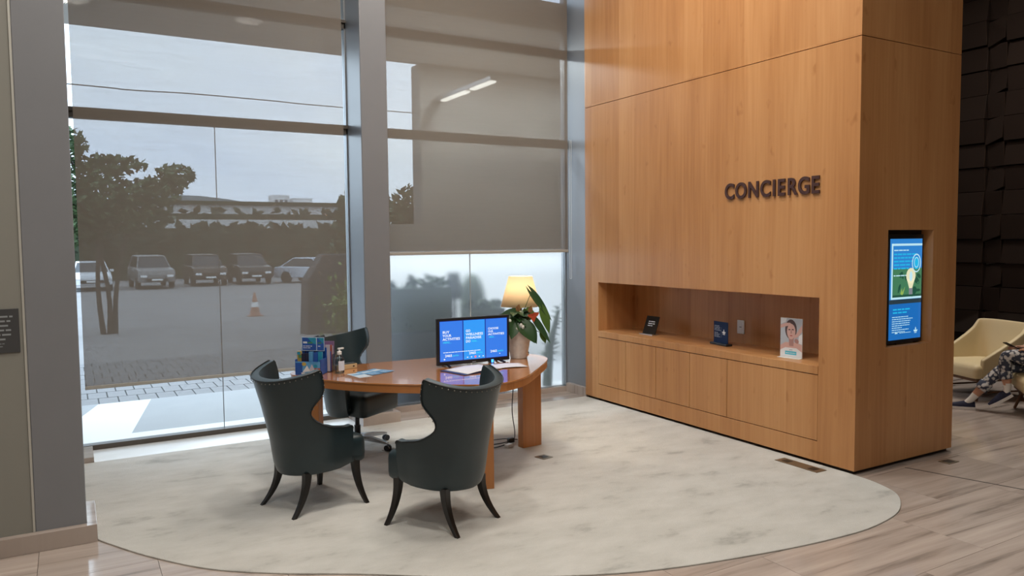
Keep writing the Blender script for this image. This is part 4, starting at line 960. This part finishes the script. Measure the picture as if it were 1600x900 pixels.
# ================================================================== OUTDOORS
g = MB().grid([[(-60, 7.62, -.02), (90, 7.62, -.02)], [(-60, 13, -.03), (90, 13, -.03)], [(-60, 26, -.5), (90, 26, -.5)], [(-60, 57, -.52), (90, 57, -.52)], [(-120, 400, -.5), (300, 400, -.5)]])
struct(g.build('ground_outside', 'asphalt'), 'grey asphalt forecourt and parking lot outside the window')
sw2 = struct(MB().box(-6, 9, 7.63, 9.72, -.05, .0).build('sidewalk_outside', 'concrete_walk'), 'pale concrete sidewalk outside the window')
MB().add([(.22, 9.70, .001), (.76, 9.70, .001), (.45, 8.03, .001), (-.25, 8.03, .001), (.22, 9.70, -.01), (.76, 9.70, -.01), (.45, 8.03, -.01), (-.25, 8.03, -.01)], [(0, 3, 2, 1), (4, 5, 6, 7), (0, 1, 5, 4), (1, 2, 6, 5), (2, 3, 7, 6), (3, 0, 4, 7)]).build('white_band', 'concrete_white', sw2)
MB().box(-6, 9, 7.63, 8.02, -.02, .004).build('threshold_slab', 'concrete_white', sw2)
pv = struct(MB().box(-3, 7, 9.72, 13.2, -.06, -.012).build('paving_outside', 'paver_joint'), 'brick paving strip beyond the sidewalk')
pm = None; cnt = 0
for j in range(9):
    for i in range(33):
        x = -1.0+i*.205+(.1 if j % 2 else 0); y = 9.725+j*.385
        if pm is None: o_ = MB().box(.007, .198, .007, .378, -.02, 0).build('paver', 'paver', pv); pm = o_.data
        else: o_ = bpy.data.objects.new('paver', pm); COL.objects.link(o_); o_.parent = pv
        o_.location = (x, y, -.004+random.uniform(-.0015, .0015)); cnt += 1
can = struct(MB().box(-8, 9, 7.66, 10.0, 4.27, 4.6).build('canopy_outside', 'soffit'), 'entrance canopy soffit outside the window')
# pale side wall of the porch with its low return
for px_ in (3.4, 4.9, 6.4): area_light('porch_fill_light', (px_, 8.8, 4.25), .35, 135, (.88, .95, 1.0))  # added unseen lamps that brighten the wall and frosted glass
struct(MB().box(4.305, 9, 9.9, 10.2, 1.66, 4.27).box(3.45, 4.305, 9.9, 10.2, 1.66, 2.045).box(3.45, 9, 9.9, 10.2, 0, 1.66, 1).build('wall_outside', ['render_dimmed', 'pale_render']), 'pale rendered porch wall outside the right window')  # upper part coloured darker to lower its brightness through the shade
sl = thing('strip_light', 'slim lit strip lamp fixed to the pale porch wall', 'lamp', (4.575, 9.9, 3.75))
MB().box(-.05, .05, -1.64, 0, .01, .06).build('lamp_housing', 'frame_alu', sl); MB().box(-.04, .04, -.92, -.18, -.012, .01).build('lamp_tube', 'tube_white', sl); MB().box(-.04, .04, -1.62, -1.06, -.012, .01).build('lamp_tube', 'tube_white', sl)
# silhouettes behind the frosted glass
for (x0, x1, y0, y1, h, lb) in ((2.85, 3.82, 7.85, 8.25, 1.28, 'dark broad planter seen blurred behind the frosted glass'), (4.0, 4.50, 7.85, 8.2, 1.00, 'dark narrow planter seen blurred behind the frosted glass near the lamp')):
    o_ = thing('garden_planter', lb, 'planter', ((x0+x1)/2, (y0+y1)/2, 0)); a_ = (x1-x0)/2; b__ = (y1-y0)/2
    MB().box(-a_, a_, -b__, b__, 0, h*.62).build('planter_box', 'planter_dark', o_, bevel=.02)
    b = MB(); rr4 = random.Random(int(x0*100))
    for k in range(420):
        c_ = Vector((rr4.uniform(-a_+.05, a_-.05), rr4.uniform(-b__+.05, b__-.05), rr4.uniform(h*.58, h*1.08))); d = Vector((rr4.gauss(0, 1), rr4.gauss(0, 1), rr4.gauss(0, 1))).normalized()*.07; e = d.cross(Vector((rr4.gauss(0, 1), rr4.gauss(0, 1), rr4.gauss(0, 1)))).normalized()*.04
        b.add([c_-d, c_+e, c_+d, c_-e], [(0, 1, 2, 3)])
    b.box(-a_*.9, a_*.9, -b__*.85, b__*.85, h*.6, h)
    tag(b.build('foliage', 'hedge_dark', o_), kind='stuff')
def stalk_plant(label, loc, h, spread, seed, m='hedge_dark'):
    o_ = thing('garden_plant', label, 'plant', loc); rr4 = random.Random(seed)
    MB().tube([(0, 0, 0), (spread*.2, 0, h*.5), (spread, 0, h*.95)], [.065, .055, .02], 8).build('stalk', m, o_)
    for k in range(40):
        t_ = rr4.uniform(.3, 1); a = rr4.uniform(0, 6.3); b0 = Vector((spread*t_*t_, 0, h*t_)); d = Vector((math.cos(a), math.sin(a), rr4.uniform(-.2, .7))).normalized()*rr4.uniform(.09, .17); e = d.cross(Vector((0, 0, 1))).normalized()*.028
        MB().add([b0, b0+d*.5+e, b0+d, b0+d*.5-e, b0+d*.5+Vector((0, 0, .012))], [(0, 1, 4), (1, 2, 4), (2, 3, 4), (3, 0, 4)]).build('leaf', m, o_)
leafy_hump = thing('garden_shrub', 'rounded dark shrub rising blurred behind the frosted glass beside the lamp', 'shrub', (4.34, 8.46, 0)); MB().ball((0, 0, 1.0), .2, 10, 0, (.85, .8, 2.0)).lathe([(.03, 0), (.03, .7)], n=8).build('foliage', 'hedge_dark', leafy_hump, smooth=True)
stalk_plant('dark leafy plant pressed against the frosted glass by the wood wall', (5.06, 7.87, 0), .98, .18, 5)
o_ = thing('lamp_bollard', 'slim dark bollard seen blurred through the middle of the frosted glass', 'bollard', (4.03, 8.35, 0)); MB().lathe([(.03, 0), (.03, 1.1)], n=10).build('post', 'planter_dark', o_); MB().lathe([(.09, 1.1), (.11, 1.2), (.07, 1.42)], n=14).build('cap', 'planter_dark', o_)

tag(MB().tube([tuple(q) for q in spline([(-4, 9, 3.46), (0, 9, 3.428), (.6, 9, 3.416), (1.23, 9, 3.43), (2.1, 9, 3.424), (2.88, 9, 3.415), (7, 9.4, 3.5)], 8)], .006, 6).build('overhead_cable', 'cable_black', None, smooth=True), 'thin dark overhead cable crossing the sky outside', 'cable')

def tree(label, loc, crown, trunk_h, n, seed, m='leaf_out', ls=.22, stems=3):
    o_ = thing('garden_tree', label, 'tree', loc, 0, 'trees outside'); rr4 = random.Random(seed)
    for k in range(stems):
        c_ = crown[k % len(crown)]
        MB().tube([tuple(q) for q in spline([(.12*(k-1), 0, 0), (.2*(k-1), .1*k, trunk_h*.6), tuple(lerp(Vector((0, 0, trunk_h)), Vector(c_[0]), .6)), tuple(c_[0])], 4)], [lerp(.065, .02, i/12) for i in range(13)], 7).build('trunk', 'bark', o_, smooth=True)
    b = MB(); tot = sum(c_[1][0]*c_[1][2] for c_ in crown)
    for (c_, R) in crown:
        for k in range(int(n*R[0]*R[2]/tot)):
            while True:
                q = Vector((rr4.uniform(-1, 1), rr4.uniform(-1, 1), rr4.uniform(-1, 1)))
                if q.length < 1: break
            p_ = Vector(c_)+Vector((q.x*R[0], q.y*R[1], q.z*R[2])); d = Vector((rr4.gauss(0, 1), rr4.gauss(0, 1), rr4.gauss(0, .7))).normalized()*ls; e = d.cross(Vector((rr4.gauss(0, 1), rr4.gauss(0, 1), rr4.gauss(0, 1)))).normalized()*ls*.5
            b.add([p_-d, p_+e, p_+d, p_-e], [(0, 1, 2, 3)])
    tag(b.build('crown', m, o_), kind='stuff'); return o_
tree('spreading tree with broken crown seen through the left shade', (.75, 20, -.35), [((-.2, 0, 3.3), (.9, .8, .7)), ((-.75, 0, 4.4), (.5, .6, .45)), ((.9, 0, 3.3), (.75, .7, .40)), ((1.55, 0, 3.8), (.45, .5, .28)), ((.2, 0, 4.0), (.75, .6, .22)), ((.5, 0, 2.75), (1.0, .7, .35)), ((-.6, 0, 2.6), (.7, .7, .5)), ((1.25, .2, 3.55), (.6, .5, .22))], 2.0, 4200, 11, ls=.10)
tree('dense green tree at the shade edge by the slim column', (6.15, 18.2, -.2), [((0, 0, 2.6), (.55, .6, .7)), ((.1, .2, 1.7), (.75, .8, .6)), ((.5, .3, 3.0), (.5, .5, .4))], 1.2, 1500, 12, ls=.12)
tree('small leafy tree visible beside the porch wall', (5.9, 13.5, -.05), [((0, 0, 2.6), (.6, .6, .35)), ((-.3, 0, 2.35), (.5, .5, .25)), ((.35, 0, 2.45), (.6, .5, .3))], 1.9, 1000, 17, ls=.11)
sb_ = thing('garden_shrub', 'bright yellow-green shrub at the foot of the slim column outside', 'shrub', (4.62, 14.2, -.05)); b = MB(); rr4 = random.Random(8)
for k in range(700):
    q = Vector((rr4.gauss(0, .22), rr4.gauss(0, .25), abs(rr4.gauss(.55, .28)))); d = Vector((rr4.gauss(0, 1), rr4.gauss(0, 1), rr4.gauss(0, 1))).normalized()*.07; e = d.cross(Vector((0, .3, 1))).normalized()*.035; b.add([q-d, q+e, q+d, q-e], [(0, 1, 2, 3)])
tag(b.build('foliage', 'leaf_bright', sb_), kind='stuff'); MB().tube([(0, 0, 0), (0, 0, .6)], .03, 6).build('stem', 'bark', sb_)
mon = thing('stone_monolith', 'dark tapered stone block standing outside behind the swivel chair', 'stone', (4.78, 16.2, -.2))
v = [(-.52, -.3, 0), (.55, -.3, 0), (.55, .3, 0), (-.52, .3, 0), (-.47, -.28, 1.2), (.55, -.28, 1.2), (.55, .28, 1.2), (-.47, .28, 1.2), (-.12, -.22, 1.75), (.52, -.22, 1.75), (.52, .22, 1.75), (-.12, .22, 1.75)]
MB().add(v, [(0, 3, 2, 1), (0, 1, 5, 4), (1, 2, 6, 5), (2, 3, 7, 6), (3, 0, 4, 7), (4, 5, 9, 8), (5, 6, 10, 9), (6, 7, 11, 10), (7, 4, 8, 11), (8, 9, 10, 11)]).build('stone_block', 'planter_dark', mon, bevel=.03)

# parked cars (local: nose to -y)
def car(label, loc, rz, paint, suv=False):
    o_ = thing('parked_car', label, 'car', loc, rz, 'cars parked in the lot')
    if suv: body = [(-2.2, .35), (-2.25, .75), (-2.1, .98), (-1.25, 1.08), (2.2, 1.08), (2.28, .7), (2.2, .35)]; cab_ = [(-1.15, 1.07), (-.45, 1.66), (1.9, 1.68), (2.2, 1.07)]
    else: body = [(-2.2, .30), (-2.25, .60), (-2.1, .78), (-1.2, .92), (1.7, .95), (2.2, .88), (2.25, .55), (2.2, .30)]; cab_ = [(-1.05, .91), (-.25, 1.40), (.95, 1.42), (1.75, .93)]
    def ext(prof, w0, w1, zz0):
        n_ = len(prof); vs = []
        zmin = min(q[1] for q in prof); zmax = max(q[1] for q in prof)
        for sx_ in (-1, 1):
            for (y_, z_) in prof: ww = lerp(w0, w1, (z_-zmin)/(zmax-zmin)); vs.append((sx_*ww, y_, z_))
        fs = [tuple(range(n_)), tuple(range(2*n_-1, n_-1, -1))]+[(i, n_+i, n_+(i+1) % n_, (i+1) % n_) for i in range(n_)]
        return MB().add(vs, fs)
    ext(body, .88, .86, 0).build('car_body', paint, o_, bevel=.06, seg=3)
    ext(cab_, .80, .62, 0).build('cabin_glass', 'car_glass', o_, bevel=.03)
    (ya, za), (yb_, zb_), (yc, zc), (yd, zd) = cab_
    ext([(yb_-.05, zb_-.02), (yb_, zb_+.035), (yc, zc+.035), (yc+.05, zc-.02)], .66, .60, 0).build('car_roof', paint, o_, bevel=.02)
    for sx_ in (-1, 1):
        MB().tube([(sx_*.79, ya, za), (sx_*.63, yb_, zb_)], .03, 6).tube([(sx_*.79, yd, zd), (sx_*.63, yc, zc)], .035, 6).build('roof_pillar', paint, o_)
        MB().box(sx_*.62-.16, sx_*.62+.16, -2.29, -2.20, .60, .72).build('head_lamp', 'car_lamp', o_, bevel=.02); MB().box(sx_*.92-.09, sx_*.92+.09, -.95, -.80, .92, 1.05).build('wing_mirror', paint, o_, bevel=.02)
        for yy in (-1.4, 1.35):
            wb_ = MB().lathe([(.20, -.1), (.33, -.1), (.33, .1), (.20, .1)], n=18); wb_.v = [(sx_*.80+q[2], yy+q[0], .33+q[1]) for q in wb_.v]; wb_.build('wheel', 'tyre', o_, smooth=True, angle=40)
    MB().box(-.5, .5, -2.28, -2.22, .40, .55).build('grille', 'tyre', o_); MB().box(-.26, .26, -2.30, -2.27, .44, .53).build('number_plate', 'white_plastic', o_)
car('white car parked behind the spreading tree', (.95, 45, -.5), 0, 'car_white'); car('grey car second from the column side of the tree', (3.75, 45, -.5), .05, 'car_grey', True)
car('dark brown car parked between the grey and black cars', (6.6, 46, -.5), 0, 'car_brown', True); car('black car parked beside the silver one', (9.0, 46, -.5), 0, 'car_dark', True); car('silver car parked at an angle near the dark stone block', (12.3, 44.0, -.5), .7, 'car_silver')
cn = thing('traffic_cone', 'orange traffic cone standing alone on the forecourt', 'cone', (4.85, 24, -.42)); MB().lathe([(.16, .03), (.03, .72)], n=16).build('cone_body', 'cone_orange', cn, smooth=True); MB().box(-.2, .2, -.2, .2, 0, .03).build('cone_base', 'cone_orange', cn); MB().lathe([(.115, .28), (.085, .43)], n=16, cap=False).build('reflective_band', 'white_plastic', cn, smooth=True)
# distance: hedge, road parapet, long low building, blocks and hill
def leafy_box(name, label, x0, x1, y, d, z0, z1, seed, n, m='hedge_dark'):
    o_ = thing(name, label, 'hedge', ((x0+x1)/2, y, z0)); rr4 = random.Random(seed); h = (x1-x0)/2
    b = MB().box(-h, h, -d/2, d/2, 0, (z1-z0)*.93)
    for k in range(n):
        q = Vector((rr4.uniform(-h, h), rr4.uniform(-d/2-.3, 0), (z1-z0)*rr4.uniform(.1, 1))); dd = Vector((rr4.gauss(0, 1), rr4.gauss(0, 1), rr4.gauss(0, 1))).normalized()*.5; e = dd.cross(Vector((rr4.gauss(0, 1), rr4.gauss(0, 1), rr4.gauss(0, 1)))).normalized()*.3; b.add([q-dd, q+e, q+dd, q-e], [(0, 1, 2, 3)])
    tag(b.build('foliage', m, o_), kind='stuff')
leafy_box('hedge', 'long dark hedge behind the parked cars', -15, 45, 56, 2, -.5, 3.1, 4, 2500)
rw = thing('road_parapet', 'long pale concrete parapet above the dark hedge', 'parapet', (15, 60, -.5)); MB().box(-35, 35, -.3, .3, 3.2, 4.07).build('parapet_wall', 'concrete_white', rw); 
for k in range(12): MB().box(-33+k*6-.3, -33+k*6+.3, -.3, .5, 0, 3.2).build('support', 'concrete_walk', rw)
leafy_box('hedge', 'dark band of trees behind the concrete parapet', -20, 50, 64, 3, -.5, 4.45, 6, 1500)
bl = thing('long_building', 'long low pale building beyond the trees', 'building', (20, 72, -.5)); MB().box(-40, 40, -3, 3, 0, 5.6).build('building_wall', 'bldg', bl); MB().box(-40.5, 40.5, -3.5, 3.5, 5.6, 5.9).build('building_roof', 'hedge_dark', bl)
for k in range(26): MB().box(-38+k*3, -36.4+k*3, -3.06, -2.98, 2.6, 4.6).build('window', 'bldg_glass', bl)
for (x0, x1, z1, lb) in ((18.5, 20.2, 6.8, 'pale roof block nearest the dark tree'), (20.6, 22.6, 6.5, 'pale roof block above the long low building')):
    o_ = thing('far_building', lb, 'building', ((x0+x1)/2, 82, -.5)); MB().box(-(x1-x0)/2, (x1-x0)/2, -1, 1, 0, z1+.5).build('building_wall', 'bldg', o_)
    for k in range(3): MB().box(-(x1-x0)/2+.2+k*.5, -(x1-x0)/2+.5+k*.5, -1.05, -.98, z1-.5, z1).build('window', 'bldg_glass', o_)
hl = MB(); rows = [[], []]
for k in range(61):
    x = -150+k*8; h = 8+5*math.sin(x*.021+1)+3*math.sin(x*.055)+ (7 if x > 55 else 0)*min(1, (x-55)/40 if x > 55 else 0); rows[0].append((x, 210, -1)); rows[1].append((x, 240, max(3, h)))
struct(hl.grid(rows).build('hills_outside', 'hill', None, smooth=True), 'hazy low hills on the horizon')
